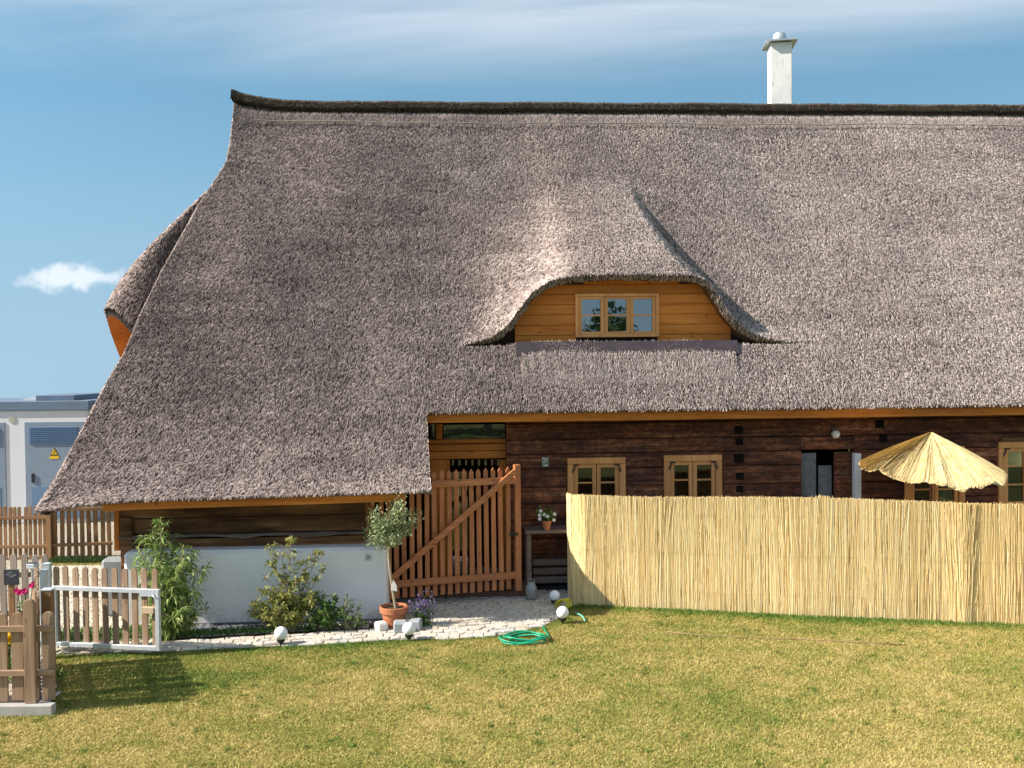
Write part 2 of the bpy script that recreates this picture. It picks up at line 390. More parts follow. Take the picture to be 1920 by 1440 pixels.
M['reed'] = thatch_mat('thatch reed ends', True)
def simple_attr(name, stops, rough=0.85, tr=0.0):
    m = Mt(name, rough, 0.2); c = m.ramp(m.attr('rnd'), stops); m.color(c)
    if tr: m.transl(c, tr)
    return m.m
M['ridge_reed'] = simple_attr('dark heather', [(0, (0.035, 0.026, 0.02)), (0.6, (0.10, 0.075, 0.055)), (1, (0.20, 0.16, 0.12))])
M['pale_reed'] = simple_attr('pale combed reed', [(0, (0.36, 0.28, 0.21)), (0.6, (0.66, 0.54, 0.41)), (1, (0.86, 0.73, 0.55))])
M['ridge'] = plain('dark ridge bed', (0.045, 0.033, 0.025), 0.95, 0.1, 0.4, 25, 0.9)
M['screen_reed'] = simple_attr('reed cane', [(0, (0.34, 0.19, 0.06)), (0.12, (0.68, 0.44, 0.17)), (0.5, (0.90, 0.66, 0.31)), (1, (0.95, 0.79, 0.48))], 0.6)
M['screen_back'] = plain('screen shadow cane', (0.70, 0.50, 0.23), 0.8, 0.2, 0.3, 30)
M['umb_reed'] = simple_attr('straw', [(0, (0.30, 0.20, 0.08)), (0.4, (0.56, 0.42, 0.19)), (1, (0.76, 0.62, 0.34))], 0.8)
M['umb_bed'] = plain('straw mat', (0.46, 0.33, 0.15), 0.85, 0.2, 0.25, 30, 0.6)
M['willow_leaf'] = simple_attr('willow leaf', [(0, (0.10, 0.17, 0.04)), (0.5, (0.25, 0.36, 0.09)), (1, (0.52, 0.58, 0.22))], 0.45, 0.4)
M['olive_leaf'] = simple_attr('olive leaf', [(0, (0.15, 0.20, 0.08)), (0.5, (0.31, 0.37, 0.18)), (1, (0.52, 0.56, 0.34))], 0.6, 0.25)
M['yellow_leaf'] = simple_attr('yellow green leaf', [(0, (0.11, 0.14, 0.03)), (0.5, (0.27, 0.29, 0.075)), (1, (0.48, 0.44, 0.15))], 0.6, 0.3)
M['green_leaf'] = simple_attr('fresh green leaf', [(0, (0.045, 0.11, 0.03)), (0.5, (0.11, 0.21, 0.045)), (1, (0.24, 0.36, 0.10))], 0.6, 0.3)
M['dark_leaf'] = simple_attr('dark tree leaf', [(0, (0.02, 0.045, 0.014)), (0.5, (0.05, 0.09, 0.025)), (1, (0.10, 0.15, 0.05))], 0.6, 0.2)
M['lavender'] = simple_attr('lavender flower', [(0, (0.14, 0.10, 0.26)), (0.6, (0.27, 0.20, 0.44)), (1, (0.44, 0.30, 0.42))], 0.8, 0.2)
M['petal_white'] = simple_attr('white petal', [(0, (0.70, 0.70, 0.68)), (1, (0.84, 0.84, 0.84))], 0.7, 0.2)
M['petal_pink'] = simple_attr('magenta petal', [(0, (0.42, 0.005, 0.11)), (1, (0.66, 0.03, 0.30))], 0.6, 0.2)
M['petal_yellow'] = simple_attr('yellow petal', [(0, (0.75, 0.50, 0.0)), (1, (0.85, 0.66, 0.02))], 0.6, 0.2)
M['gravel'] = simple_attr('limestone gravel', [(0, (0.36, 0.31, 0.24)), (0.5, (0.58, 0.52, 0.42)), (1, (0.74, 0.69, 0.60))], 0.9)
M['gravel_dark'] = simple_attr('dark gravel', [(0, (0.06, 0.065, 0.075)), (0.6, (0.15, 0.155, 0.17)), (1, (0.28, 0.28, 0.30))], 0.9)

def lawn_cols(m, vec):
    a = m.noise(vec, 0.38, 4, 0.62); b = m.noise(vec, 2.6, 5, 0.65)
    return m.math('ADD', m.math('MULTIPLY', a, 0.6), m.math('MULTIPLY', b, 0.4))
def grass_mat():
    m = Mt('mown grass', 0.7, 0.25); v = m.coord('Object')
    d = lawn_cols(m, v)
    d = m.math('ADD', m.math('SUBTRACT', d, m.math('MULTIPLY', m.attr('lush'), 0.32)), m.math('MULTIPLY', m.math('SUBTRACT', m.attr('rnd'), 0.5), 0.26))
    c = m.ramp(d, [(0.22, (0.085, 0.18, 0.028)), (0.37, (0.215, 0.26, 0.048)), (0.48, (0.39, 0.335, 0.092)), (0.65, (0.60, 0.47, 0.20))])
    m.color(c); m.transl(c, 0.25); return m.m
M['grass'] = grass_mat()
m = Mt('lawn ground', 0.95, 0.1); v = m.coord('Object'); d = lawn_cols(m, v)
m.color(m.ramp(d, [(0.30, (0.13, 0.16, 0.035)), (0.48, (0.29, 0.25, 0.075)), (0.70, (0.50, 0.38, 0.16))])); m.bump(m.noise(v, 60, 4), 0.8, 0.02); M['lawn'] = m.m
m = Mt('far ground', 0.95, 0.1); v = m.coord('Object')
m.color(m.ramp(m.noise(v, 0.15, 6), [(0.35, (0.06, 0.09, 0.025)), (0.65, (0.16, 0.15, 0.06))])); M['ground'] = m.m
m = Mt('crushed limestone', 0.95, 0.1); v = m.coord('Object')
m.color(m.mix(m.noise(v, 55, 4), m.mix(m.noise(v, 1.2, 4), (0.50, 0.44, 0.34), (0.62, 0.56, 0.46)), (0.36, 0.31, 0.24))); m.bump(m.voro(v, 38), 0.9, 0.03); M['yard'] = m.m
m = Mt('paving sand', 0.95, 0.1); v = m.coord('Object')
m.color(m.mix(m.noise(v, 30, 4), (0.50, 0.44, 0.36), (0.36, 0.31, 0.25))); m.bump(m.noise(v, 60, 4), 0.6, 0.01); M['sand'] = m.m
m = Mt('paving stone', 0.9, 0.2); v = m.coord('Object', rnd=True)
c = m.ramp(m.orand(), [(0.0, (0.48, 0.41, 0.33)), (0.35, (0.57, 0.51, 0.43)), (0.7, (0.51, 0.49, 0.46)), (1.0, (0.62, 0.54, 0.44))])
m.color(m.mix(m.map(m.noise(v, 9, 5, 0.65), 0.35, 0.75, 0, 0.5), c, (0.30, 0.27, 0.23))); m.bump(m.noise(v, 26, 5), 0.5, 0.012); M['stone'] = m.m

# ================================================================ GROUND
def sheet(name, poly, z, mat, kind='structure'):
    me = bpy.data.meshes.new(name); me.from_pydata([(p[0], p[1], z) for p in poly], [], [tuple(range(len(poly)))]); me.update()
    bm = bmesh.new(); bm.from_mesh(me); bmesh.ops.recalc_face_normals(bm, faces=bm.faces)
    for f in bm.faces:
        if f.normal.z < 0: f.normal_flip()
    bmesh.ops.triangulate(bm, faces=bm.faces); bm.to_mesh(me); bm.free()
    me.materials.append(mat); return tag(link(bpy.data.objects.new(name, me)), kind=kind)
gxs = [-500, -120, -40, 0, 40, 120, 500]; gys = [-500, -60, 0, 31, 34, 40, 80, 200, 500]
npmesh('ground', np.array([(x, y, -0.03 - (max(0, y - 31) * 0.07)) for y in gys for x in gxs]), np.array([(j * 7 + i, j * 7 + i + 1, (j + 1) * 7 + i + 1, (j + 1) * 7 + i) for j in range(8) for i in range(6)]), M['ground'])['kind'] = 'structure'
KX0, KX1 = gp(97, 1340), gp(97, 1230)      # right edge of the kerbed bed
lawn_edge = [gp(*p) for p in ((104, 1229), (300, 1225), (420, 1218), (560, 1211), (700, 1203), (800, 1200), (880, 1198), (960, 1190), (1020, 1176), (1048, 1162), (1046, 1148), (1066, 1138), (1100, 1134))]
scr_px = [(1066, 1122), (1074, 1129), (1098, 1135), (1250, 1143), (1400, 1150), (1550, 1157), (1700, 1163), (1805, 1167), (1920, 1172)]
scr_pts = [gp(*p) for p in scr_px]; scr_pts.append(scr_pts[-1] + (scr_pts[-1] - scr_pts[-3]) * 1.2)
lawn_poly = [(p.x, p.y) for p in lawn_edge] + [(p.x, p.y) for p in scr_pts[3:]] + [(12, scr_pts[-1].y - 0.1), (12, 2), (-12, 2), (-12, KX0.y - 0.02), (KX0.x + 0.02, KX0.y - 0.02)]
sheet('lawn', lawn_poly, 0.0, M['lawn'])
# crushed stone yard left of and under the house
sheet('gravel_yard', [(-14, 10.2), (-2.4, 12.3), (0.6, 13.6), (1.4, 14.6), (10, 13.4), (11, 30), (-14, 30)], -0.008, M['yard'])

# ---- paving stones
pave_px = [(296, 1206), (420, 1197), (560, 1189), (690, 1180), (770, 1178), (806, 1166), (800, 1150), (742, 1143), (736, 1122), (1062, 1108), (1064, 1134), (1046, 1148), (1047, 1160), (1020, 1173), (960, 1188), (880, 1197), (800, 1199), (700, 1202), (560, 1210), (420, 1217), (300, 1223), (110, 1226), (108, 1216)]
pave = [(p.x, p.y) for p in (gp(*q) for q in pave_px)]
path = sheet('path', pave, 0.004, M['sand'])
cx, cy = 0.165, 0.135
px_arr = np.array(pave); x0, x1, y0, y1 = px_arr[:, 0].min(), px_arr[:, 0].max(), px_arr[:, 1].min(), px_arr[:, 1].max()
nyc = int((y1 - y0) / cy) + 2; nxc = int((x1 - x0) / cx) + 2
def jit(i, j):
    r_ = np.random.default_rng((i + 50) * 1009 + j + 7); return r_.uniform(-1, 1, 2)
stones = 0
gcx, gcy = (x0 + x1) / 2, (y0 + y1) / 2; gca, gsa = math.cos(R(11)), math.sin(R(11))
def rotg(p): return (gcx + (p[0] - gcx) * gca - (p[1] - gcy) * gsa, gcy + (p[0] - gcx) * gsa + (p[1] - gcy) * gca)
for j in range(-8, nyc + 8):
    for i in range(-3, nxc + 3):
        off = 0.5 * cx if j % 2 else 0
        def corner(a, b):
            q = jit(a * 2 + (0 if b == j else 1), b * 3 + j % 2); return (x0 + a * cx + off + q[0] * 0.04, y0 + b * cy + q[1] * 0.030)
        q = [rotg(corner(i, j)), rotg(corner(i + 1, j)), rotg(corner(i + 1, j + 1)), rotg(corner(i, j + 1))]
        c = np.mean(q, axis=0)
        if not poly_in(np.array([c[0]]), np.array([c[1]]), pave)[0]: continue
        g = 0.004; h = 0.022 + random.uniform(-0.004, 0.005)
        vs_ = []
        for s_, zt in ((1.0, 0.0), (1.0, h - 0.012), (0.86, h)):
            for a in q:
                d = np.array(a) - c; L = np.linalg.norm(d); d = d * max(0.3, (L - g * 1.4) / L) * s_
                vs_.append((d[0], d[1], zt + (random.uniform(-.003, .003) if zt else 0)))
        fs_ = [(8, 9, 10, 11)] + [(a + k, a + (k + 1) % 4, a + 4 + (k + 1) % 4, a + 4 + k) for a in (0, 4) for k in range(4)]
        mb = MB(); mb.add(vs_, fs_); o = mb.build('paving_stone', M['stone'], path); o.location = (c[0], c[1], 0.004); stones += 1

# ---- scattered gravel (pebbles)
def pebbles(name, poly, n, smin, smax, mat, label, z=0.0):
    P = np.array(poly); lo, hi = P.min(0), P.max(0)
    pts = rng.uniform(lo, hi, (n * 4, 2)); pts = pts[poly_in(pts[:, 0], pts[:, 1], poly)][:n]; n = len(pts)
    base = np.array([(1, 0, 0), (-.5, .87, 0), (-.5, -.87, 0), (0.1, 0, .8)])
    ang = rng.uniform(0, 6.28, n); s = rng.uniform(smin, smax, n)
    ca_, sa_ = np.cos(ang), np.sin(ang)
    V = np.zeros((n, 4, 3)); bx_, by_ = base[None, :, 0] * (0.7 + 0.6 * rng.random((n, 4))), base[None, :, 1] * (0.7 + 0.6 * rng.random((n, 4)))
    V[:, :, 0] = pts[:, 0, None] + s[:, None] * (bx_ * ca_[:, None] - by_ * sa_[:, None])
    V[:, :, 1] = pts[:, 1, None] + s[:, None] * (bx_ * sa_[:, None] + by_ * ca_[:, None])
    V[:, :, 2] = z + s[:, None] * base[None, :, 2]
    Fc = np.array([(0, 1, 3), (1, 2, 3), (2, 0, 3)])[None] + (np.arange(n) * 4)[:, None, None]
    o = npmesh(name, V.reshape(-1, 3), Fc.reshape(-1, 3), mat, None, {'rnd': np.repeat(rng.random(n), 4)})
    return tag(o, label, 'gravel', kind='stuff')
GPX = lambda *pp: [(p.x, p.y) for p in (gp(*q) for q in pp)]
pebbles('gravel', GPX((104, 1214), (300, 1203), (300, 1150), (245, 1060), (100, 1060)), 9000, 0.014, 0.035, M['gravel'], 'pale limestone gravel behind the garden gate')
pebbles('gravel', GPX((300, 1197), (690, 1176), (690, 1170), (420, 1178), (360, 1184)), 3500, 0.012, 0.028, M['gravel'], 'pale gravel edging in front of the white plinth', -0.004)
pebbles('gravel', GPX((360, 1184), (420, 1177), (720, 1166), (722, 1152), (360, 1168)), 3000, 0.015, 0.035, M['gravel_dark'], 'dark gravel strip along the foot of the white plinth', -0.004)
pebbles('gravel', GPX((800, 1180), (800, 1150), (760, 1165), (770, 1180)), 400, 0.014, 0.04, M['gravel'], 'loose pale stones beside the lavender', 0.0)
sheet('planting_bed', GPX((302, 1202), (690, 1180), (725, 1174), (725, 1150), (380, 1166), (300, 1150)), -0.004, M['soil'])

# ---- grass
def grass(name, poly, density, hmin, hmax, label, lush_fn, ylim=None):
    P = np.array(poly); lo, hi = P.min(0).copy(), P.max(0).copy()
    lo[0] = max(lo[0], -8.0); hi[0] = min(hi[0], 9.6); lo[1] = max(lo[1], 6.6)
    n = int((hi[0] - lo[0]) * (hi[1] - lo[1]) * density)
    pts = rng.uniform(lo, hi, (n, 2)); pts = pts[poly_in(pts[:, 0], pts[:, 1], poly)]
    near = np.abs(pts[:, 0]) < pts[:, 1] * 0.56 + 2.0; pts = pts[near]
    tc_ = rng.uniform(lo, hi, (900, 2)); tc_ = tc_[poly_in(tc_[:, 0], tc_[:, 1], poly)]       # taller weedy tufts
    tuf = np.repeat(tc_, 22, 0) + rng.normal(0, 0.022, (len(tc_) * 22, 2)); nt_ = len(tuf)
    pts = np.concatenate([pts, tuf]); n = len(pts)
    lush = lush_fn(pts); lush[-nt_:] = np.clip(np.repeat(rng.uniform(0.25, 0.9, len(tc_)), 22), 0, 1)
    ang = rng.uniform(0, 6.28, n); h = rng.uniform(hmin, hmax, n) * (1 + 0.9 * lush); w = rng.uniform(0.004, 0.008, n)
    lean = rng.normal(0, 0.75, (n, 2)) * h[:, None]
    V = np.zeros((n, 3, 3))
    dx, dy = np.cos(ang) * w, np.sin(ang) * w
    V[:, 0, 0] = pts[:, 0] - dx; V[:, 0, 1] = pts[:, 1] - dy; V[:, 1, 0] = pts[:, 0] + dx; V[:, 1, 1] = pts[:, 1] + dy
    V[:, 2, :2] = pts + lean; V[:, 2, 2] = h
    o = npmesh(name, V.reshape(-1, 3), np.arange(n * 3).reshape(-1, 3), M['grass'], None,
               {'rnd': np.repeat(rng.random(n), 3), 'lush': np.repeat(lush, 3)})
    return tag(o, label, 'grass', kind='stuff')
def seg_dist(pts, line):
    d = np.full(len(pts), 1e9)
    for a, b in zip(line[:-1], line[1:]):
        a = np.array(a[:2]); b = np.array(b[:2]); ab = b - a; t = np.clip(((pts - a) @ ab) / (ab @ ab), 0, 1)
        d = np.minimum(d, np.linalg.norm(pts - (a + t[:, None] * ab), axis=1))
    return d
edge_line = [p[:] for p in lawn_edge]; scr_line = [p[:] for p in scr_pts[2:]]
kerb_c = np.array([KX0.x + 0.7, (KX0.y + KX1.y) / 2])
def lush_fn(p):
    a = np.exp(-(seg_dist(p, edge_line) / 0.22) ** 2) * 0.55; b = np.exp(-(seg_dist(p, scr_line) / 0.28) ** 2) * 0.95
    c = np.exp(-((p[:, 0] - kerb_c[0]) / 0.9) ** 2 - ((p[:, 1] - kerb_c[1]) / 1.0) ** 2) * 0.5
    return np.maximum(np.maximum(a, b), c)
grass('grass', lawn_poly, 5600, 0.011, 0.028, 'short sun-dried mown grass with green patches covering the lawn', lush_fn)

# ================================================================ FARMHOUSE
house = thing('farmhouse', 'low log farmhouse with a huge grey thatched roof and white chimney', 'farmhouse', HO, YAW)
UL, UR, VR = hp(232, 950, -1.2).x, 12.0, 4.4
VE = -0.6
ze = hp(1400, 766, VE).z; zr = hp(1200, 203, VR).z
mslope = (zr - ze) / (VR - VE)
VLOW = -1.95
zl_px = [(70, 958), (150, 947), (220, 940), (400, 934), (600, 928), (808, 921)]
zl = [hp(x, y, VLOW) for x, y in zl_px]
zl_u = np.array([p.x for p in zl]); zl_z = np.array([p.z for p in zl])
def plane_z(u, v):
    u = np.asarray(u, float); v = np.asarray(v, float)
    t = np.clip((v - VE) / (VR - VE), 0, 1)
    z = ze + mslope * (v - VE) - 0.10 * np.sin(math.pi * t)
    zlo = np.interp(u, zl_u, zl_z)
    dmax = VE - VLOW; tau = np.clip((VE - v) / dmax, 0, 1.2)
    drop = ze - zlo; a = np.minimum((mslope - 0.06) * dmax / drop, 1.9)
    zz_ = ze - drop * (a * tau + (1 - a) * tau ** 2)
    z = np.where(v < VE, zz_, z)
    wv = np.clip((v - VE) / 1.2, 0, 1) * np.clip((VR - v) / 0.8, 0, 1)
    z = z + wv * (0.05 * np.sin(u * 1.1 + v * 0.6) * np.sin(v * 1.3 + 0.5) + 0.02 * np.sin(u * 2.9 + 1.3 * v))
    return z
def roof_hit(x, y, fn=None):
    d = lray(x, y); ts = np.linspace(9, 24, 3001); u = CPL.x + d.x * ts; v = CPL.y + d.y * ts; z = CPL.z + d.z * ts
    f = z - plane_z(u, v); i = np.where((f[:-1] > 0) & (f[1:] <= 0))[0]
    if len(i) == 0: i = [len(ts) - 2]
    i = i[0]; return np.array((u[i], v[i], z[i]))
hip_px = [(441, 190), (437, 230), (432, 270), (424, 305), (402, 340), (372, 385), (342, 440), (305, 505), (266, 585), (233, 662), (198, 722), (165, 785), (125, 860), (92, 920), (72, 950)]
hipP = np.array([roof_hit(*p) for p in hip_px])
hipP = hipP[np.argsort(hipP[:, 1])]
def u_hip(v): return np.interp(v, hipP[:, 1], hipP[:, 0])
notchT, notchB = hp(800, 775, VE), hp(808, 915, VLOW)
def u_notch(v): return np.interp(v, [VLOW, VE], [notchB.x, notchT.x])
# front eyebrow dormer
VF = roof_hit(1185, 641)[1]
rim_px = [(880, 645), (905, 638), (932, 627), (955, 606), (974, 578), (998, 548), (1030, 527), (1070, 517), (1150, 513), (1296, 515), (1328, 526), (1346, 552), (1366, 586), (1393, 614), (1428, 632), (1468, 641), (1500, 646)]
rim = np.array([(p.x, p.z) for p in (hp(x, y, VF) for x, y in rim_px)])
TOP = roof_hit(1195, 345)
zc = rim[:, 1].max(); ta = (TOP[2] - zc) / (TOP[1] - VF)
def soft(x, k=0.05): return k * np.logaddexp(0, x / k)
def arch(u):
    a = np.interp(u, rim[:, 0], rim[:, 1])
    a = np.where(u < rim[0, 0], rim[0, 1] - (rim[0, 0] - u) * 1.2, a)
    return np.where(u > rim[-1, 0], rim[-1, 1] - (u - rim[-1, 0]) * 1.2, a)
def hood_z(u, v):
    # flanks narrow a little towards the top
    uc = 0.45 * rim[4, 0] + 0.55 * rim[-5, 0]; dv_ = np.clip((v - VF) / (TOP[1] - VF), 0, 1.4)
    k = np.where(u > uc, 1 + 1.5 * dv_, 1 + 0.05 * dv_)
    uu_ = uc + (u - uc) * k; sm = sum(arch(uu_ + d_) for d_ in np.linspace(-0.75, 0.75, 9)) / 9
    wl_ = np.clip((rim[8, 0] - u) / 1.0, 0, 1) * np.clip((v - VF) / 0.35, 0, 1)
    return arch(uu_) * (1 - wl_) + sm * wl_ + ta * (v - VF)
def roof_z(u, v, hood=True):
    p = plane_z(u, v)
    if not hood: return p
    d = hood_z(u, v) - p
    lt_ = np.clip((rim[7, 0] + 1.0 - u) / 1.6, 0, 1); lt_ = lt_ * lt_ * (3 - 2 * lt_); kk = 0.05 + 0.16 * lt_ * np.clip((v - VF) / 0.9, 0, 1)
    s = soft(d, kk)
    return np.where(v >= VF - 1e-6, p + s * np.clip(1.0, 0, 1), p)
def lift(u, v):      # the verge sweeps up at the ridge end
    return 0.20 * np.exp(-np.clip(u - hipP[-1, 0], 0, 9) / 0.45) * np.clip((v - 3.2) / 1.2, 0, 1) ** 2
# grid
NU = 250
v_lo = np.linspace(VE, VF, 22); v_hi = np.linspace(VF, VR, 84)
cu_ = np.linspace(0, 1, NU)
def rows(vs_, hood, ur_fn):
    V = []
    for v in vs_:
        ul = float(u_hip(v)); u = ul + (ur_fn(v) - ul) * cu_
        V.append(np.stack([u, np.full(NU, v), roof_z(u, np.full(NU, v), hood) + lift(u, v)], 1))
    return V
def grid_faces(nr, nc, base=0):
    i, j = np.meshgrid(np.arange(nr - 1), np.arange(nc - 1), indexing='ij'); a = (i * nc + j).ravel() + base
    return np.stack([a, a + 1, a + nc + 1, a + nc], 1)
RA = rows(v_lo, False, lambda v: UR); RB = rows(v_hi, True, lambda v: UR)
RL = rows(np.linspace(VLOW, VE, 22), False, u_notch)
gapf = RB[0][:, 2] - RA[-1][:, 2]
Vv = [np.concatenate(RA), np.concatenate(RB), np.concatenate(RL)]
Ff = [grid_faces(len(RA), NU), grid_faces(len(RB), NU, len(RA) * NU), grid_faces(len(RL), NU, (len(RA) + len(RB)) * NU)]
bse = sum(len(a) for a in Vv)
def strip(a_idx, pts_b):
    """faces between an existing index row and a new row of points"""
    global bse
    Vv.append(np.asarray(pts_b)); n = len(pts_b); b = np.arange(bse, bse + n); bse += n
    Ff.append(np.stack([b[:-1], b[1:], a_idx[1:], a_idx[:-1]], 1)); return b
ridx = lambda base, r: base + r * NU + np.arange(NU)
# closing strip where the rim meets the plane
cl_i = np.where((gapf[:-1] < 0.06) & (gapf[1:] < 0.06))[0]
la = ridx(0, len(RA) - 1); lb = ridx(len(RA) * NU, 0)
Ff.append(np.stack([la[cl_i], la[cl_i + 1], lb[cl_i + 1], lb[cl_i]], 1))
# butt ends (thickness of the thatch at the eaves)
BT = np.array((0, 0.16, -0.035))
eave_i = np.where(RA[0][:, 0] > notchT.x - 0.02)[0]
b1 = strip(ridx(0, 0)[eave_i], RA[0][eave_i] + BT)
strip(b1, RA[0][eave_i] + BT + np.array((0, 0.55, 0.10)))
lw = (len(RA) + len(RB)) * NU
b2 = strip(ridx(lw, 0), RL[0] + BT); strip(b2, RL[0] + BT + np.array((0, 0.6, 0.12)))
ncol = lw + np.arange(len(RL)) * NU + NU - 1
npts = np.array([r[-1] for r in RL])
b3 = strip(ncol, npts + np.array((-0.03, 0.14, -0.05)))
strip(b3, npts + np.array((-0.3, 0.2, 0.0)))
# lip of the eyebrow
op = np.where(gapf > 0.05)[0]; rimpts = RB[0][op]
tn = np.gradient(rimpts[:, [0, 2]], axis=0); tn /= np.linalg.norm(tn, axis=1)[:, None] + 1e-9
nrm = np.stack([tn[:, 1], -tn[:, 0]], 1)          # points down / inward
thick = np.clip(gapf[op] * 0.5, 0.0, 0.085)[:, None]
lip = rimpts.copy(); lip[:, [0, 2]] += nrm * thick; lip[:, 1] += 0.05
b4 = strip(lb[op], lip)
front_v, front_f = np.concatenate(Vv), np.concatenate(Ff)
roof = npmesh('thatched_roof', front_v, front_f, M['thatch'], house)
roof['label'] = 'steep weathered grey reed thatch with an eyebrow dormer'
inner = lip.copy(); inner[:, 1] = VF + 0.62
n_ = len(lip)
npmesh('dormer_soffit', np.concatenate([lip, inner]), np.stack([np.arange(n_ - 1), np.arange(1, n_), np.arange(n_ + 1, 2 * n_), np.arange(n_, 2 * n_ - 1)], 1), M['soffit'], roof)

# rounded hip end behind the front slope
NS = 46
zrow = np.linspace(0, 1, 90); apV = []
vrow = np.interp(zrow, [0, 1], [VLOW, VR - 0.05])
for v in vrow:
    P = np.array((float(u_hip(v)), v)); z = float(roof_z(np.array([P[0]]), np.array([v]), False)[0] + lift(P[0], v))
    rd = np.array((P[0] - CPL.x, P[1] - CPL.y)); rd /= np.linalg.norm(rd)
    uc_t = hipP[-1, 0] - (zr - z) * 0.40
    tl = (VR - v); lim = P[0] + rd[0] / rd[1] * tl
    C = np.array((max(uc_t, lim + 0.03 * tl), VR)); B = P + rd * 0.62 * tl + np.array((0.04 * tl, 0))
    half = []
    for t in np.linspace(0, 1, NS // 2):
        q = (1 - t) ** 2 * P + 2 * t * (1 - t) * B + t * t * C; half.append((q[0], q[1], z))
    back = [(q[0], 2 * VR - q[1], z) for q in half[::-1]][1:]
    apV.append(np.array(half + back))
nap = len(apV[0])
ap = np.concatenate(apV); apf = grid_faces(len(apV), nap)[:, ::-1]
low = apV[0] + np.array((0.12, 0.1, -0.04)); apf = np.concatenate([apf, np.stack([np.arange(nap - 1) + len(ap), np.arange(nap - 1), np.arange(1, nap), np.arange(1, nap) + len(ap)], 1)])
ap = np.concatenate([ap, low])
hr = []
hcv = np.linspace(VLOW + .05, VR - .4, 120)
for v in hcv:
    u = float(u_hip(v)); z = float(plane_z(np.array([u]), np.array([v]))[0] + lift(u, v))
    for a_ in np.linspace(0, 2 * math.pi, 9)[:-1]: hr.append((u + 0.075 + 0.10 * math.cos(a_), v + 0.09, z - 0.01 + 0.10 * math.sin(a_)))
hr = np.array(hr); ii, jj = np.meshgrid(np.arange(119), np.arange(8), indexing='ij'); a_ = (ii * 8 + jj).ravel(); b_ = (ii * 8 + (jj + 1) % 8).ravel()
hrf = np.stack([a_, b_, b_ + 8, a_ + 8], 1)
hip_end = npmesh('roof_hip_end', ap, apf, M['thatch'], house)
bk = []
for v in (VLOW, VE, 1.0, 2.5, VR):
    for u in np.linspace(float(u_hip(v)), UR, 6): bk.append((u, 2 * VR - v, float(plane_z(np.array([u]), np.array([v]))[0])))
npmesh('roof_back_slope', np.array(bk), grid_faces(5, 6)[:, ::-1], M['thatch'], house)

# eyebrow dormer on the hip end
tipW = atY(203, 574, 16.5); hit = roof_hit(404, 332); topW = HMAT @ Vector(hit)
tipL = HINV @ tipW; topL = Vector(hit)
ax = Vector((tipL.x - topL.x, tipL.y - topL.y, 0)); LA = ax.length; ax.normalize(); lat = Vector((-ax.y, ax.x, 0))
hsl = (topL.z - tipL.z) / LA
gl_, ga = np.linspace(-0.80, 1.15, 44), np.linspace(0, 1.0, 40)
def side_arch(l): return np.where(l < 0, -1.0 * (np.abs(l) / 0.72) ** 3.2, -0.75 * (np.abs(l) / 1.0) ** 2.0)
hv = []
for a in ga:
    for l_ in gl_:
        nar = 1.0 + 0.25 * a
        q = tipL + ax * (-(a * (LA - 0.12)) + 0.45 * float(side_arch(l_)) * (1 - a)) + lat * float(l_) * (1 - 0.85 * a)
        hv.append((q.x, q.y, tipL.z + hsl * a * (LA - 0.12) + 0.24 * math.sin(math.pi * a ** 0.75) * (1 - 0.55 * a) - 0.07 * a + float(side_arch(l_ * nar))))
hv = np.array(hv); hf = grid_faces(40, 44)
liprow = hv[:44] + np.array((-ax.x * 0.04, -ax.y * 0.04, -0.17)); hf = np.concatenate([hf, np.stack([np.arange(43), np.arange(1, 44), np.arange(1, 44) + len(hv), np.arange(43) + len(hv)], 1)])
hv2 = np.concatenate([hv, liprow])
side_hood = npmesh('side_dormer_hood', hv2, hf, M['thatch'], house)
li2 = liprow + np.array((-ax.x * 0.75, -ax.y * 0.75, 0.0))
npmesh('side_dormer_soffit', np.concatenate([liprow, li2]), np.stack([np.arange(43), np.arange(1, 44), np.arange(1, 44) + 44, np.arange(43) + 44], 1), M['orange'], side_hood)
mb = MB()
bot = tipL.z - 1.15
pl = [(float(gl_[k]), float(liprow[k][2])) for k in range(44)]
p0 = tipL - ax * 0.5
mb.add([tuple(p0 + lat * l_ + Vector((0, 0, z - p0.z))) for l_, z in pl], [tuple(range(44))])
mb.build('side_dormer_boarding', M['orange'], side_hood)

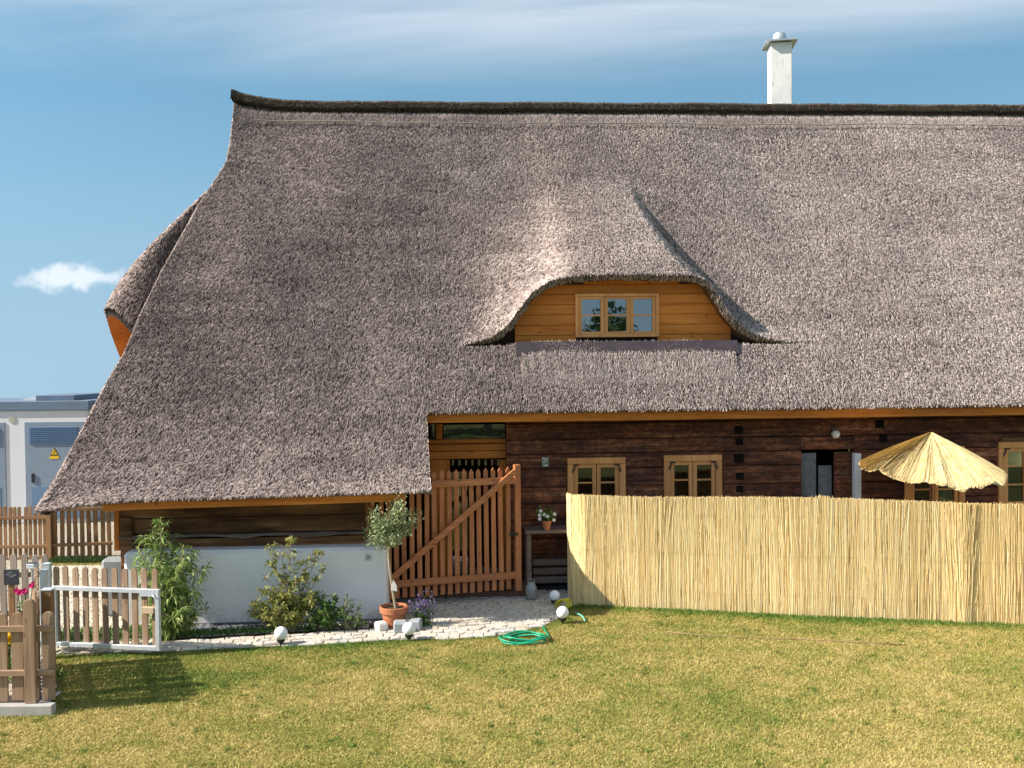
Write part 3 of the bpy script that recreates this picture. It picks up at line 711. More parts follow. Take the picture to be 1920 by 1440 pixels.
# ---- reed ends: little wedges all over the thatch
def wedges(name, verts, faces, dens, mat, parent, L=(0.055, 0.115), W=(0.012, 0.025), Hh=(0.011, 0.029), down=None, keep=None, jitter=0.30, tone=(0, 1)):
    tri = np.concatenate([faces[:, [0, 1, 2]], faces[:, [0, 2, 3]]]) if faces.shape[1] == 4 else faces
    a, b, c = verts[tri[:, 0]], verts[tri[:, 1]], verts[tri[:, 2]]
    nr = np.cross(b - a, c - a); ar = np.linalg.norm(nr, axis=1) / 2; ok = ar > 1e-9
    a, b, c, nr, ar = a[ok], b[ok], c[ok], nr[ok], ar[ok]
    nr = nr / np.linalg.norm(nr, axis=1)[:, None]
    n = int(ar.sum() * dens); k = rng.choice(len(ar), n, p=ar / ar.sum())
    r1, r2 = np.sqrt(rng.random(n)), rng.random(n)
    P = (1 - r1)[:, None] * a[k] + (r1 * (1 - r2))[:, None] * b[k] + (r1 * r2)[:, None] * c[k]; N = nr[k]
    if keep is not None:
        m_ = keep(P); P, N = P[m_], N[m_]; n = len(P)
    g = np.tile(np.array((0, 0, -1.0)) if down is None else np.array(down, float), (n, 1))
    T = g - (g * N).sum(1)[:, None] * N; T /= np.linalg.norm(T, axis=1)[:, None] + 1e-9
    S = np.cross(N, T); T = T + S * rng.normal(0, jitter, n)[:, None]; T /= np.linalg.norm(T, axis=1)[:, None]; S = np.cross(N, T)
    l_ = rng.uniform(*L, n)[:, None]; w = rng.uniform(*W, n)[:, None]; h = rng.uniform(*Hh, n)[:, None]
    V = np.stack([P - T * l_ * 0.6, P + T * l_ * 0.4 - S * w / 2 - N * 0.006, P + T * l_ * 0.4 + S * w / 2 - N * 0.006, P + T * l_ * (0.4 + rng.uniform(-.1, .15, n)[:, None]) + N * h], 1)
    Fc = np.array([(0, 1, 3), (0, 3, 2), (1, 2, 3)])[None] + (np.arange(n) * 4)[:, None, None]
    rd_ = np.clip(tone[0] + (tone[1] - tone[0]) * rng.beta(1.1, 1.0, n), 0, 1)
    o = npmesh(name, V.reshape(-1, 3), Fc.reshape(-1, 3), mat, parent, {'rnd': np.repeat(rd_, 4)})
    o['kind'] = 'stuff'; return o
def fr_orient(v, f):      # faces with upward normals
    a, b, c = v[f[:, 0]], v[f[:, 1]], v[f[:, 2]]; nz_ = np.cross(b - a, c - a)[:, 2]
    f = f.copy(); f[nz_ < 0] = f[nz_ < 0][:, ::-1]; return f
nslope = sum(len(x) for x in Ff[:4])
in_frame = lambda P: P[:, 0] < 11.0
wedges('reed_ends', front_v, fr_orient(front_v, front_f[:nslope]), 2450, M['reed'], roof, keep=lambda P: in_frame(P) & (P[:, 2] < zr - 0.02))
# butt ends facing out and down
nb_ = front_f[nslope:]
def out_orient(v, f):
    a, b, c = v[f[:, 0]], v[f[:, 1]], v[f[:, 2]]; nn_ = np.cross(b - a, c - a)
    f = f.copy(); s = nn_[:, 1] > 0; f[s] = f[s][:, ::-1]; return f
sel = np.concatenate([Ff[4], Ff[6]]) if len(Ff) > 8 else Ff[4]
wedges('eave_reed_ends', front_v, out_orient(front_v, np.concatenate([Ff[4], Ff[6], Ff[8], Ff[-1]])), 2200, M['reed'], roof, L=(0.04, 0.08), W=(0.015, 0.03), Hh=(0.01, 0.03), keep=in_frame)
apm = ap[:nap * len(apV)]
keep_ap = lambda P: (P[:, 1] < VR + 0.3)
apq = grid_faces(len(apV), nap)
ctr = np.array((hipP[-1, 0] + 2, VR, 0))
def rad_orient(v, f):
    a, b, c = v[f[:, 0]], v[f[:, 1]], v[f[:, 2]]; nn_ = np.cross(b - a, c - a); m_ = (a + c) / 2 - ctr
    s = (nn_[:, :2] * m_[:, :2]).sum(1) < 0; f = f.copy(); f[s] = f[s][:, ::-1]; return f
wedges('reed_ends', apm, rad_orient(apm, apq), 700, M['reed'], hip_end, keep=keep_ap)
npmesh('hip_roll', hr, hrf, M['thatch'], hip_end)
hc = hr.reshape(120, 8, 3).mean(1)
def roll_orient(v, f):
    a, b, c = v[f[:, 0]], v[f[:, 1]], v[f[:, 2]]; nn_ = np.cross(b - a, c - a); m_ = (a + c) / 2 - hc[np.minimum(f[:, 0] // 8, 119)]
    sg = (nn_ * m_).sum(1) < 0; f = f.copy(); f[sg] = f[sg][:, ::-1]; return f
wedges('hip_reed_ends', hr, roll_orient(hr, hrf), 1500, M['reed'], hip_end)
wedges('reed_ends', hv, fr_orient(hv, grid_faces(40, 44)), 1100, M['reed'], side_hood)

# ---- ridge cap: dark heather roll with a pale combed band under it
ru = np.linspace(hipP[-1, 0] - 0.02, UR, 150)
def ridge_sec(u):
    z0 = zr + 0.22 * math.exp(-(u - ru[0]) / 0.45) + 0.006 * math.sin(u * 2.1) + 0.004 * math.sin(u * 7.3)
    return [(u, VR - 0.19, z0 - 0.12), (u, VR - 0.21, z0 - 0.07), (u, VR - 0.16, z0 + 0.04), (u, VR - 0.07, z0 + 0.085), (u, VR + 0.08, z0 + 0.09), (u, VR + 0.22, z0 + 0.0), (u, VR + 0.28, z0 - 0.18)]
rv = np.array([p for u in ru for p in ridge_sec(u)]); rf = grid_faces(150, 7)
rv = np.concatenate([rv]); rcap = npmesh('ridge_cap', rv, np.concatenate([rf, [[0, 1, 2, 3], [0, 3, 4, 6]]]), M['ridge'], roof)
rcap['label'] = 'dark heather ridge cap curling up at the hip end'
wedges('ridge_heather', rv, fr_orient(rv, rf), 2600, M['ridge_reed'], roof, L=(0.04, 0.08), W=(0.010, 0.02), Hh=(0.006, 0.02), keep=lambda P: in_frame(P) & (P[:, 1] < VR + 0.15), jitter=1.0)
cvv = []
for u in np.linspace(ru[0] + 0.22, UR, 150):
    for v in (VR - 0.40, VR - 0.22):
        cvv.append((u, v, float(plane_z(np.array([u]), np.array([v]))[0] + lift(u, v)) + 0.035 + (0.02 if v > VR - 0.3 else 0)))
cvv = np.array(cvv); band = npmesh('combed_band', cvv, grid_faces(150, 2), M['thatch'], roof)
wedges('combed_reeds', cvv, fr_orient(cvv, grid_faces(150, 2)), 2600, M['reed'], roof, L=(0.08, 0.16), W=(0.010, 0.022), Hh=(0.006, 0.018), keep=in_frame, jitter=0.25, tone=(0.3, 1.0))
mb = MB(); mb.tube([(u, VR - 0.37, float(plane_z(np.array([u]), np.array([VR - 0.37]))[0] + lift(u, VR - 0.37)) + 0.06) for u in ru[4::4]], 0.008, 5); mb.build('binding_wire', M['pale_reed'], roof)

# ---- chimney
cpx = hp(1465, 187, VR + 0.45); chm = bpy.data.objects.new('chimney', None); link(chm, house)
chz0 = zr - 0.9; ctop = hp(1465, 82, VR + 0.45).z
chm.location = (cpx.x, cpx.y + 0.1, 0); chm.rotation_euler = (0, 0, R(-9))
mb = MB(); mb.bx(-0.215, 0.215, -0.215, 0.215, chz0, ctop); mb.build('stack', M['chimney'], chm, 0.012)
mb = MB(); w = 0.32
mb.add([(-w, -w, ctop), (w, -w, ctop + 0.012), (w, w, ctop), (-w, w, ctop - 0.0), (0, 0, ctop + 0.02), (-w, -w, ctop + 0.03), (w, -w, ctop + 0.045), (w, w, ctop + 0.03), (-w, w, ctop + 0.03), (0, 0, ctop + 0.08)],
       [(1, 0, 4), (2, 1, 4), (3, 2, 4), (0, 3, 4), (5, 6, 9), (6, 7, 9), (7, 8, 9), (8, 5, 9), (0, 1, 6, 5), (1, 2, 7, 6), (2, 3, 8, 7), (3, 0, 5, 8)])
mb.build('cap', M['zinc'], chm)
mb = MB(); mb.lathe([(0.15, ctop + 0.03), (0.142, ctop + 0.15), (0.125, ctop + 0.215), (0.105, ctop + 0.245), (0.03, ctop + 0.275), (0.0, ctop + 0.277)], 20); mb.build('cowl', M['zinc'], chm, smooth=True)

# ---- fascia boards and soffits
def zE(u, v): return float(plane_z(np.array([u]), np.array([v]))[0])
def long_board(name, u0, u1, v, zfun, th, hh, mat, parent, n=24):
    mb = MB(); vs_, fs_ = [], []
    for i in range(n + 1):
        u = u0 + (u1 - u0) * i / n; z = zfun(u)
        vs_ += [(u, v, z), (u, v + th, z), (u, v + th, z - hh), (u, v, z - hh)]
    for i in range(n):
        a = i * 4
        fs_ += [(a + k, a + (k + 1) % 4, a + 4 + (k + 1) % 4, a + 4 + k) for k in range(4)]
    fs_ += [(0, 1, 2, 3), (n * 4 + 3, n * 4 + 2, n * 4 + 1, n * 4)]
    mb.add(vs_, fs_); return mb.build(name, mat, parent)
long_board('fascia_board', notchT.x, UR, VE + 0.12, lambda u: zE(u, VE) - 0.03, 0.05, 0.13, M['orange'], house)
long_board('fascia_board', UL - 0.06, notchB.x - 0.35, VLOW + 0.13, lambda u: zE(u, VLOW) - 0.03, 0.05, 0.11, M['orange'], house)
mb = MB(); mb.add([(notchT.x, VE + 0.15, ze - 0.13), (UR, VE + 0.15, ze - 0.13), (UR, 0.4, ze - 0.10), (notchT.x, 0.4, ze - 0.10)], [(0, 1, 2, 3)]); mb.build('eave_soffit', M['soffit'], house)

# ---- main log wall
mainU0 = hp(950, 900, 0).x
win = []     # windows: pixel box of the casing
W1 = (hp(1064, 859, 0), 1.02); 
def wbox(xl, xr, yt): 
    a = hp(xl, yt, -0.05); b = hp(xr, yt, -0.05); return a.x, b.x, a.z
wins = [wbox(1064, 1173, 859), wbox(1245, 1354, 854), wbox(1697, 1810, 838), wbox(1873, 1984, 829)]
wins = [(a, b, z, z - 1.08) for a, b, z in wins]
dU0, dU1 = hp(1502, 850, 0).x, hp(1602, 850, 0).x; dZ = hp(1550, 843, 0).z
log_wall = bpy.data.objects.new('log_wall', None); link(log_wall, house)
courses = [0.10]
while courses[-1] < ze - 0.12: courses.append(courses[-1] + random.uniform(0.21, 0.29))
openings = [(a + 0.04, b - 0.04, zb + 0.04, zt - 0.04) for a, b, zt, zb in wins] + [(dU0, dU1, 0, dZ)]
for k in range(len(courses) - 1):
    z0, z1 = courses[k], min(courses[k + 1], ze - 0.05)
    segs = [(mainU0, UR)]
    for (a, b, zb, zt) in openings:
        if min(z1, zt) - max(z0, zb) > 0.0:
            if z0 < zb < z1 - 0.02 or z0 + 0.02 < zt < z1:      # course partly covers the opening: trim it there too
                pass
            ns = []
            for s in segs:
                if b <= s[0] or a >= s[1]: ns.append(s); continue
                if a > s[0]: ns.append((s[0], a))
                if b < s[1]: ns.append((b, s[1]))
            segs = ns
    parts = [(s, z0, z1) for s in segs]
    for (a, b, zb, zt) in openings:                           # fillers above / below openings inside this course
        if z0 < zt < z1 - 0.01: parts.append(((a, b), zt, z1))
        if z0 + 0.01 < zb < z1: parts.append(((a, b), z0, zb))
    for (s, za, zb_) in parts:
        dv = random.uniform(-0.008, 0.008); g = 0.003
        mb = MB(); n = max(2, int((s[1] - s[0]) / 0.5)); vs_, fs_ = [], []
        for i in range(n + 1):
            u = s[0] + (s[1] - s[0]) * i / n; e = random.uniform(-0.008, 0.008); e2 = random.uniform(-0.007, 0.007)
            vs_ += [(u, dv + 0.008 + e2, za + g), (u, dv - 0.012 + e2, za + g + 0.016), (u, dv - 0.013 + e2, zb_ - g - 0.016 + e * .5), (u, dv + 0.008 + e2, zb_ - g + e * .5), (u, 0.20, zb_ - g), (u, 0.20, za + g)]
        for i in range(n):
            q = i * 6; fs_ += [(q + j, q + (j + 1) % 6, q + 6 + (j + 1) % 6, q + 6 + j) for j in range(6)]
        fs_ += [tuple(range(6))[::-1], tuple(n * 6 + j for j in range(6))]
        cu0 = (s[0] + s[1]) / 2; zc0 = (za + zb_) / 2
        mb.add([(a[0] - cu0, a[1], a[2] - zc0) for a in vs_], fs_); o = mb.build('log', M['log'], log_wall); o.location = (cu0, 0, zc0)
mb = MB()
for (a, b) in ((mainU0, wins[0][0] + .1), (wins[0][1] - .1, wins[1][0] + .1), (wins[1][1] - .1, dU0 - 0.02), (dU1 + .02, wins[2][0] + .1), (wins[2][1] - .1, wins[3][0] + .1), (wins[3][1] - .1, UR)):
    mb.bx(a, b, 0.12, 0.24, 0.02, ze - 0.02)
for a, b, zt, zb in wins:
    mb.bx(a + .1, b - .1, 0.12, 0.24, 0.02, zb + 0.06); mb.bx(a + .1, b - .1, 0.12, 0.24, zt - 0.06, ze - 0.02)
mb.bx(dU0 - .02, dU1 + .02, 0.12, 0.24, dZ, ze - 0.02)
mb.build('wall_core', M['dark'], log_wall)
mb = MB(); mb.bx(mainU0 + 0.15, UR, -0.05, 0.22, -0.02, 0.085); o = mb.build('plinth_stone', M['lead'], house, 0.01)
# dark log ends of the cross wall
for (x, y, s) in ((1385, 806, 16), (1386, 828, 14), (1386, 859, 18), (1387, 893, 15), (1387, 917, 13), (1649, 795, 17), (1656, 822, 15)):
    p = hp(x, y, -0.02); k = s / 2 / 119
    mb = MB(); mb.bx(-k, k, -0.022, 0.05, -k * 0.9, k * 0.9); o = mb.build('log_end', M['dark'], log_wall, 0.006); o.location = (p.x, -0.01, p.z)

def small_window(a, b, zt, zb, side):
    w = bpy.data.objects.new('window', None); link(w, house); w.location = ((a + b) / 2, 0, zb)
    W, Hh_ = (b - a) / 2, zt - zb
    m = M['window']; f = 0.10
    for nm, bxs in (('casing', [(-W, -W + f, 0, Hh_ - f), (W - f, W, 0, Hh_ - f)]), ('casing', [(-W, W, Hh_ - f, Hh_)]), ('casing', [(-W, W, 0, 0.06)])):
        for (x0, x1, z0, z1) in bxs:
            mb = MB(); mb.bx(x0 + .001, x1 - .001, -0.055, 0.12, z0 + .001, z1 - .001); mb.build(nm, m, w, 0.008)
    iw = W - f; iz0, iz1 = 0.06, Hh_ - f
    for s in (-1, 1):
        x0, x1 = (0.006, iw - 0.006) if s > 0 else (-iw + 0.006, -0.006)
        mb = MB(); t = 0.058
        for bb in ((x0, x0 + t, iz0, iz1), (x1 - t, x1, iz0, iz1), (x0 + t, x1 - t, iz0, iz0 + t), (x0 + t, x1 - t, iz1 - t, iz1)): mb.bx(bb[0], bb[1], -0.028, 0.03, bb[2], bb[3])
        for zz_ in (0.36, 0.68): mb.bx(x0 + t, x1 - t, -0.018, 0.02, iz0 + (iz1 - iz0) * zz_ - 0.012, iz0 + (iz1 - iz0) * zz_ + 0.012)
        mb.build('sash', m, w)
        for (q0, q1) in ((0.0, 0.36), (0.36, 0.68), (0.68, 1.0)):
            mb = MB(); mb.add([(x0 + t, 0.004, iz0 + (iz1 - iz0) * q0), (x1 - t, 0.004, iz0 + (iz1 - iz0) * q0), (x1 - t, 0.004, iz0 + (iz1 - iz0) * q1), (x0 + t, 0.004, iz0 + (iz1 - iz0) * q1)], [(0, 1, 2, 3)])
            mb.build('pane', M['glass_low'], w)
        # iron corner hinge
        xh = s * (iw + 0.005); mb = MB()
        mb.bx(min(xh, xh - s * 0.085), max(xh, xh - s * 0.085), -0.062, -0.05, iz1 - 0.02, iz1 + 0.0)
        mb.bx(min(xh, xh - s * 0.018), max(xh, xh - s * 0.018), -0.063, -0.05, iz1 - 0.085, iz1 - 0.0)
        mb.bx(min(xh, xh + s * 0.022), max(xh, xh + s * 0.022), -0.063, -0.05, iz1 - 0.13, iz1 - 0.07)
        mb.build('hinge', M['iron'], w)
    mb = MB(); d = 0.55      # dark room behind
    mb.add([(-iw, .13, iz0), (iw, .13, iz0), (iw, .13, iz1), (-iw, .13, iz1), (-iw - .3, d, iz0 - .1), (iw + .3, d, iz0 - .1), (iw + .3, d, iz1 + .1), (-iw - .3, d, iz1 + .1)],
           [(4, 5, 6, 7), (0, 1, 5, 4), (1, 2, 6, 5), (2, 3, 7, 6), (3, 0, 4, 7)]); mb.build('niche', M['dark'], w)
    # curtains
    for s, mt_ in side:
        mb = MB(); n = 9; xs = [s * (iw * (0.98 - 0.34 * i / n)) for i in range(n + 1)]
        vs_ = [];
        for i, x in enumerate(xs): vs_ += [(x, 0.16 + 0.02 * (i % 2), iz0 + 0.02), (x * (1.0 if i < 2 else 0.93), 0.16 + 0.02 * (i % 2), iz1 - 0.01)]
        mb.add(vs_, [(2 * i, 2 * i + 2, 2 * i + 3, 2 * i + 1) for i in range(n)]); mb.build('curtain', M[mt_], w)
    return w
small_window(*wins[0], [])
small_window(*wins[1], [(-1, 'curtain')])
small_window(*wins[2], [(1, 'curtain')])
small_window(*wins[3], [(-1, 'curtain'), (1, 'red_curtain')])
mb = MB(); a, b = wins[3][0], wins[3][1]; mb.bx(a + 0.02, b, -0.07, -0.02, wins[3][2] + 0.004, wins[3][2] + 0.075); mb.build('window_head', M['soffit'], house, 0.02)

# ---- dark doorway with grey cloth, brown leaf and white jamb
dw = bpy.data.objects.new('doorway', None); link(dw, house)
mb = MB(); mb.add([(dU0 - .01, .24, 0), (dU1 + .01, .24, 0), (dU1 + .01, .24, dZ), (dU0 - .01, .24, dZ), (dU0 - .3, 1.2, 0), (dU1 + .3, 1.2, 0), (dU1 + .3, 1.2, dZ), (dU0 - .3, 1.2, dZ)], [(4, 5, 6, 7), (0, 1, 5, 4), (1, 2, 6, 5), (2, 3, 7, 6), (3, 0, 4, 7)]); mb.build('recess', M['dark'], dw)
q = lambda x, y=900: hp(x, y, 0.1).x
mb = MB(); mb.bx(dU0 + 0.005, q(1530), 0.10, 0.13, 0.05, dZ - 0.06); mb.build('cloth', M['grey_cloth'], dw)
mb = MB(); mb.bx(q(1537), q(1562), 0.16, 0.19, 0.05, dZ - 0.27); mb.build('cloth', M['grey_cloth'], dw)
mb = MB(); mb.bx(q(1564), q(1598), 0.08, 0.14, 0.05, dZ - 0.05); mb.build('door_leaf', M['log'], dw)
a = hp(1603, 900, -0.06).x; b = hp(1616, 900, -0.06).x
mb = MB(); mb.bx(a, b, -0.05, 0.06, 0.04, hp(1610, 850, -0.05).z); mb.build('white_jamb', M['white'], dw, 0.01)

# ---- porch recess with orange joinery
po = bpy.data.objects.new('porch', None); link(po, house); VP = 0.18
U = lambda x, y=850, v=VP: hp(x, y, v).x
Zp = lambda y, x=880, v=VP: hp(x, y, v).z
def slab(name, x0, x1, y0, y1, mat, v0=VP, v1=VP + 0.08, par=po, bev=0.006):
    mb = MB(); mb.bx(U(x0, 850, v0), U(x1, 850, v0), v0, v1, Zp(y1, (x0 + x1) / 2, v0), Zp(y0, (x0 + x1) / 2, v0)); return mb.build(name, M[mat], par, bev)
slab('frame_post', 818, 830, 795, 823, 'orange_v'); slab('frame_rail', 700, 952, 824, 832, 'orange')
slab('panel_board', 700, 952, 833.5, 846, 'orange', VP + 0.02); slab('panel_board', 700, 952, 847, 861, 'orange', VP + 0.018)
slab('frame_post', 806, 843, 862, 1098, 'orange_v'); slab('frame_post', 936, 951, 862, 1098, 'orange_v')
slab('pane', 832, 948, 796, 823, 'glass_low', VP + 0.05, VP + 0.06, bev=0); slab('pane', 700, 816, 796, 823, 'glass_low', VP + 0.052, VP + 0.06, bev=0)
slab('door_glass', 844, 935, 862, 1098, 'glass_low', VP + 0.05, VP + 0.06, bev=0)
mb = MB(); a, b = U(660), U(951); mb.bx(a, b, VP + 0.5, VP + 0.6, 0, ze); mb.bx(a - .1, a, -0.3, VP + .55, 0, ze - 0.3); mb.build('dark_room', M['dark'], po)
mb = MB(); mb.bx(U(690), U(1000, 1100), -0.40, VP + 0.1, 0.0, 0.10); mb.build('step', M['redstone'], po, 0.01)
mb = MB(); p = hp(985, 1110, -0.35); mb.bx(p.x - 0.08, p.x + 0.08, -0.44, -0.2, 0, 0.20); mb.build('post_stone', M['redstone'], po, 0.01)

# ---- lower left wing: white plinth, brown logs, orange corner post
VPL, VW = -1.50, -1.22
pU0, pU1 = hp(232, 1100, VPL).x, hp(724, 1080, VPL).x; pz = hp(700, 1026, VPL).z
plinth = MB(); plinth.bx(pU0, pU1, VPL, -0.6, -0.02, pz); plo = plinth.build('white_plinth', M['white'], house, 0.045); plo['label'] = 'smooth whitewashed plinth wall in the shade of the low eave'
mb = MB(); p = hp(212, 1055, -0.8); mb.bx(p.x - 0.12, p.x + 0.2, -0.95, -0.7, 0.0, p.z + 0.08); mb.build('plinth_end', M['granite'], house, 0.04)  # end of the whitewashed plinth, coloured granite grey to look shaded
bw = bpy.data.objects.new('barn_wall', None); link(bw, house)
zt = zE(-3.5, VLOW) - 0.1; bounds = [pz - 0.02, pz + 0.13, pz + 0.19, pz + 0.42, pz + 0.66, zt + 0.25]
bu0, bu1 = hp(226, 1000, VW).x, hp(684, 1000, VW).x
for k in range(5):
    z0, z1 = bounds[k], bounds[k + 1]; vs_, fs_ = [], []; n = 12; prot = 0.06 if k == 1 else random.uniform(-.01, .015)
    for i in range(n + 1):
        u = (bu1 - bu0) * (i / n - 0.5); e = random.uniform(-.012, .012); r_ = 0.024 if k == 1 else 0.0
        vs_ += [(u, -prot + e * .5, z0 + 0.006 + random.uniform(-r_, r_)), (u, -prot - 0.015 + e * .5, (z0 + z1) / 2 + e), (u, -prot + e * .5, z1 - 0.006 + (random.uniform(-.01, .01) if k in (0, 1) else 0)), (u, 0.15, z1 - 0.006), (u, 0.15, z0 + 0.006)]
    for i in range(n):
        q_ = i * 5; fs_ += [(q_ + j, q_ + (j + 1) % 5, q_ + 5 + (j + 1) % 5, q_ + 5 + j) for j in range(5)]
    fs_ += [tuple(range(5))[::-1], tuple(n * 5 + j for j in range(5))]
    mb = MB(); mb.add(vs_, fs_); o = mb.build('log', M['barn'] if k != 1 else M['greywood'], bw); o.location = ((bu0 + bu1) / 2, VW, 0)
mb = MB(); mb.bx(bu0 + .01, bu1 - .01, VW + 0.1, VW + 0.35, 0.1, zt + 0.3); mb.build('wall_core', M['dark'], bw)
mb = MB(); sw = [(VW + .02, .05), (-.2, .05), (-.2, zE(bu1, -.2) - .35), (VW + .02, zE(bu1, VW) - .35)]
mb.add([(bu1 - .22, a_, b_) for a_, b_ in sw] + [(bu1, a_, b_) for a_, b_ in sw], [(0, 1, 2, 3), (7, 6, 5, 4), (0, 4, 5, 1), (1, 5, 6, 2), (2, 6, 7, 3), (3, 7, 4, 0)]); mb.build('side_wall', M['barn'], bw)
a = hp(214, 990, VW - .03).x
mb = MB(); mb.bx(a, a + 0.075, VW - 0.05, VW + 0.09, pz - 0.02, zt + 0.05); mb.build('corner_post', M['orange_v'], bw, 0.008)
mb = MB(); mb.bx(a + 0.09, a + 0.26, VW - 0.07, VW + 0.12, 0.02, pz + 0.45); mb.build('corner_log', M['barn'], bw, 0.015)
# socket on the plinth
p = hp(691, 1045, VPL); so = bpy.data.objects.new('wall_socket', None); link(so, house); so.location = (p.x, VPL, p.z)
mb = MB(); mb.bx(-0.045, 0.045, -0.022, 0.01, -0.045, 0.045); mb.build('plate', M['sub_wall'], so, 0.006)
mb = MB(); mb.bx(-0.026, 0.026, -0.030, -0.018, -0.022, 0.026); mb.build('flap', M['tin'], so, 0.004)

# ---- dormer face
VDB = VF + 0.30
df = bpy.data.objects.new('dormer', None); link(df, house); df['label'] = 'orange boarded dormer wall with a six-pane window'
sillz = hp(1170, 641, VDB).z; s_in = lip[:, [0, 2]]
crest = s_in[:, 1].max(); iC = int(np.argmax(s_in[:, 1]))
def lim_u(z):
    L_, R_ = s_in[:iC + 1], s_in[iC:]
    ul = np.interp(z, np.maximum.accumulate(L_[:, 1]), L_[:, 0]); ur = np.interp(-z, np.maximum.accumulate(-R_[:, 1]), R_[:, 0]); return ul, ur
dl, dr = hp(968, 640, VDB).x, hp(1368, 638, VDB).x
wx0, wx1 = hp(1079, 600, VDB - .05).x, hp(1236, 600, VDB - .05).x; wz0, wz1 = hp(1157, 632, VDB - .05).z, hp(1157, 550, VDB - .05).z
zb = sillz - 0.05; bh = 0.165; nb = int((crest + 0.15 - zb) / bh) + 1
for k in range(nb):
    z0, z1 = zb + k * bh, zb + (k + 1) * bh
    a0, a1 = dl - 0.02, dr + 0.02
    la_, ra_ = lim_u(min(z0 + 0.02, crest - 0.05)); a0, a1 = max(a0, la_ - 0.10), min(a1, ra_ + 0.10)
    if z1 > crest - 0.02: a0, a1 = a0 + 0.42, a1 - 0.30
    if a1 - a0 < 0.3: continue
    spans = [(a0, a1)]
    if z0 < wz1 - 0.03 and z1 > wz0 + 0.03: spans = [(a0, wx0 + 0.02), (wx1 - 0.02, a1)]
    for (x0_, x1_) in spans:
        mb = MB(); cxx = (x0_ + x1_) / 2; dv = random.uniform(-.004, .004)
        mb.bx(x0_ - cxx, x1_ - cxx, dv, 0.03 + dv, 0.003, bh - 0.003); o = mb.build('board', M['orange'], df, 0.004); o.location = (cxx, VDB, z0)
if 0: mb.bx(dl - .3, wx0 - .02, VDB + .035, VDB + .06, zb - .2, crest + .1); mb.bx(wx1 + .02, dr + .3, VDB + .035, VDB + .06, zb - .2, crest + .1); mb.bx(wx0 - .02, wx1 + .02, VDB + .035, VDB + .06, wz1 + .0, crest + .1); mb.bx(wx0 - .02, wx1 + .02, VDB + .035, VDB + .06, zb - .2, wz0); mb.build('backing', M['soffit'], df)
ww, wh = wx1 - wx0, wz1 - wz0
dwn = df
def dbox(name, x0, x1, z0, z1, v0, v1, mat, bev=0.005):
    mb = MB(); mb.bx(x0, x1, v0, v1, z0, z1); return mb.build(name, M[mat], dwn, bev)
t = 0.05
dbox('window_frame', wx0, wx0 + t, wz0, wz1, VDB - .05, VDB + .05, 'window'); dbox('window_frame', wx1 - t, wx1, wz0, wz1, VDB - .05, VDB + .05, 'window')
dbox('window_frame', wx0 + t, wx1 - t, wz1 - t, wz1, VDB - .048, VDB + .05, 'window'); dbox('window_frame', wx0 + t, wx1 - t, wz0, wz0 + t, VDB - .048, VDB + .05, 'window')
cw = (ww - 2 * t) / 3
for k in range(3):
    x0_, x1_ = wx0 + t + cw * k + .003, wx0 + t + cw * (k + 1) - .003; z0, z1 = wz0 + t + .003, wz1 - t - .003; s = 0.055
    mb = MB()
    for bb in ((x0_, x0_ + s, z0, z1), (x1_ - s, x1_, z0, z1), (x0_ + s, x1_ - s, z0, z0 + s * .7), (x0_ + s, x1_ - s, z1 - s * .7, z1), (x0_ + s, x1_ - s, (z0 + z1) / 2 - .012, (z0 + z1) / 2 + .012)): mb.bx(bb[0], bb[1], VDB - .03, VDB + .03, bb[2], bb[3])
    mb.build('window_sash', M['window'], dwn)
    zm = (z0 + z1) / 2
    for (q0, q1) in ((z0 + s * .7, zm - .012), (zm + .012, z1 - s * .7)):
        mb = MB(); mb.add([(x0_ + s, VDB, q0), (x1_ - s, VDB, q0), (x1_ - s, VDB, q1), (x0_ + s, VDB, q1)], [(0, 1, 2, 3)]); mb.build('pane', M['glass'], dwn)
dbox('attic_niche', wx0, wx1, wz0, wz1, VDB + .5, VDB + .55, 'dark', 0)
mb = MB(); sq = [(VF - 0.19, zE(0.0, VF - 0.19) + 0.03), (VF - 0.02, zE(0.0, VF) + 0.02), (VDB - 0.005, sillz - 0.03), (VDB - 0.005, sillz - 0.4), (VF - 0.19, zE(0, VF - .19) - 0.2)]
mb.add([(dl - .03, a_, b_) for a_, b_ in sq] + [(dr + .03, a_, b_) for a_, b_ in sq], [(0, 1, 2, 3, 4), (9, 8, 7, 6, 5)] + [(i, i + 5, (i + 1) % 5 + 5, (i + 1) % 5) for i in range(5)]); mb.build('lead_sill', M['lead'], df)  # dark slab colour stands in for the shadow on the ledge
mb = MB(); mb.bx(dl - .01, dr + .01, VDB - 0.05, VDB - 0.006, sillz - 0.05, sillz + 0.005); mb.build('sill_board', M['log'], df, 0.006)
# raised pale reed apron under the sill
ap_v = []
a0, a1 = hp(978, 660, VF - .2).x, hp(1378, 655, VF - .2).x
uu = np.linspace(a0, a1, 60)
for u in uu:
    for (v, dz) in ((VF - 0.175, -0.02), (VF - 0.195, 0.055), (VF - 0.36, 0.045), (VF - 0.60, 0.0)):
        ap_v.append((u, v, zE(u, v) + dz + (random.uniform(-.006, .006) if dz else -0.02)))
ap_v = np.array(ap_v); apf2 = grid_faces(60, 4); apr = npmesh('sill_apron', ap_v, apf2, M['thatch'], roof)
wedges('apron_reeds', ap_v, fr_orient(ap_v, apf2), 2600, M['reed'], roof, L=(0.06, 0.12), W=(0.014, 0.028), Hh=(0.010, 0.026), jitter=0.25, tone=(0.35, 1.0))

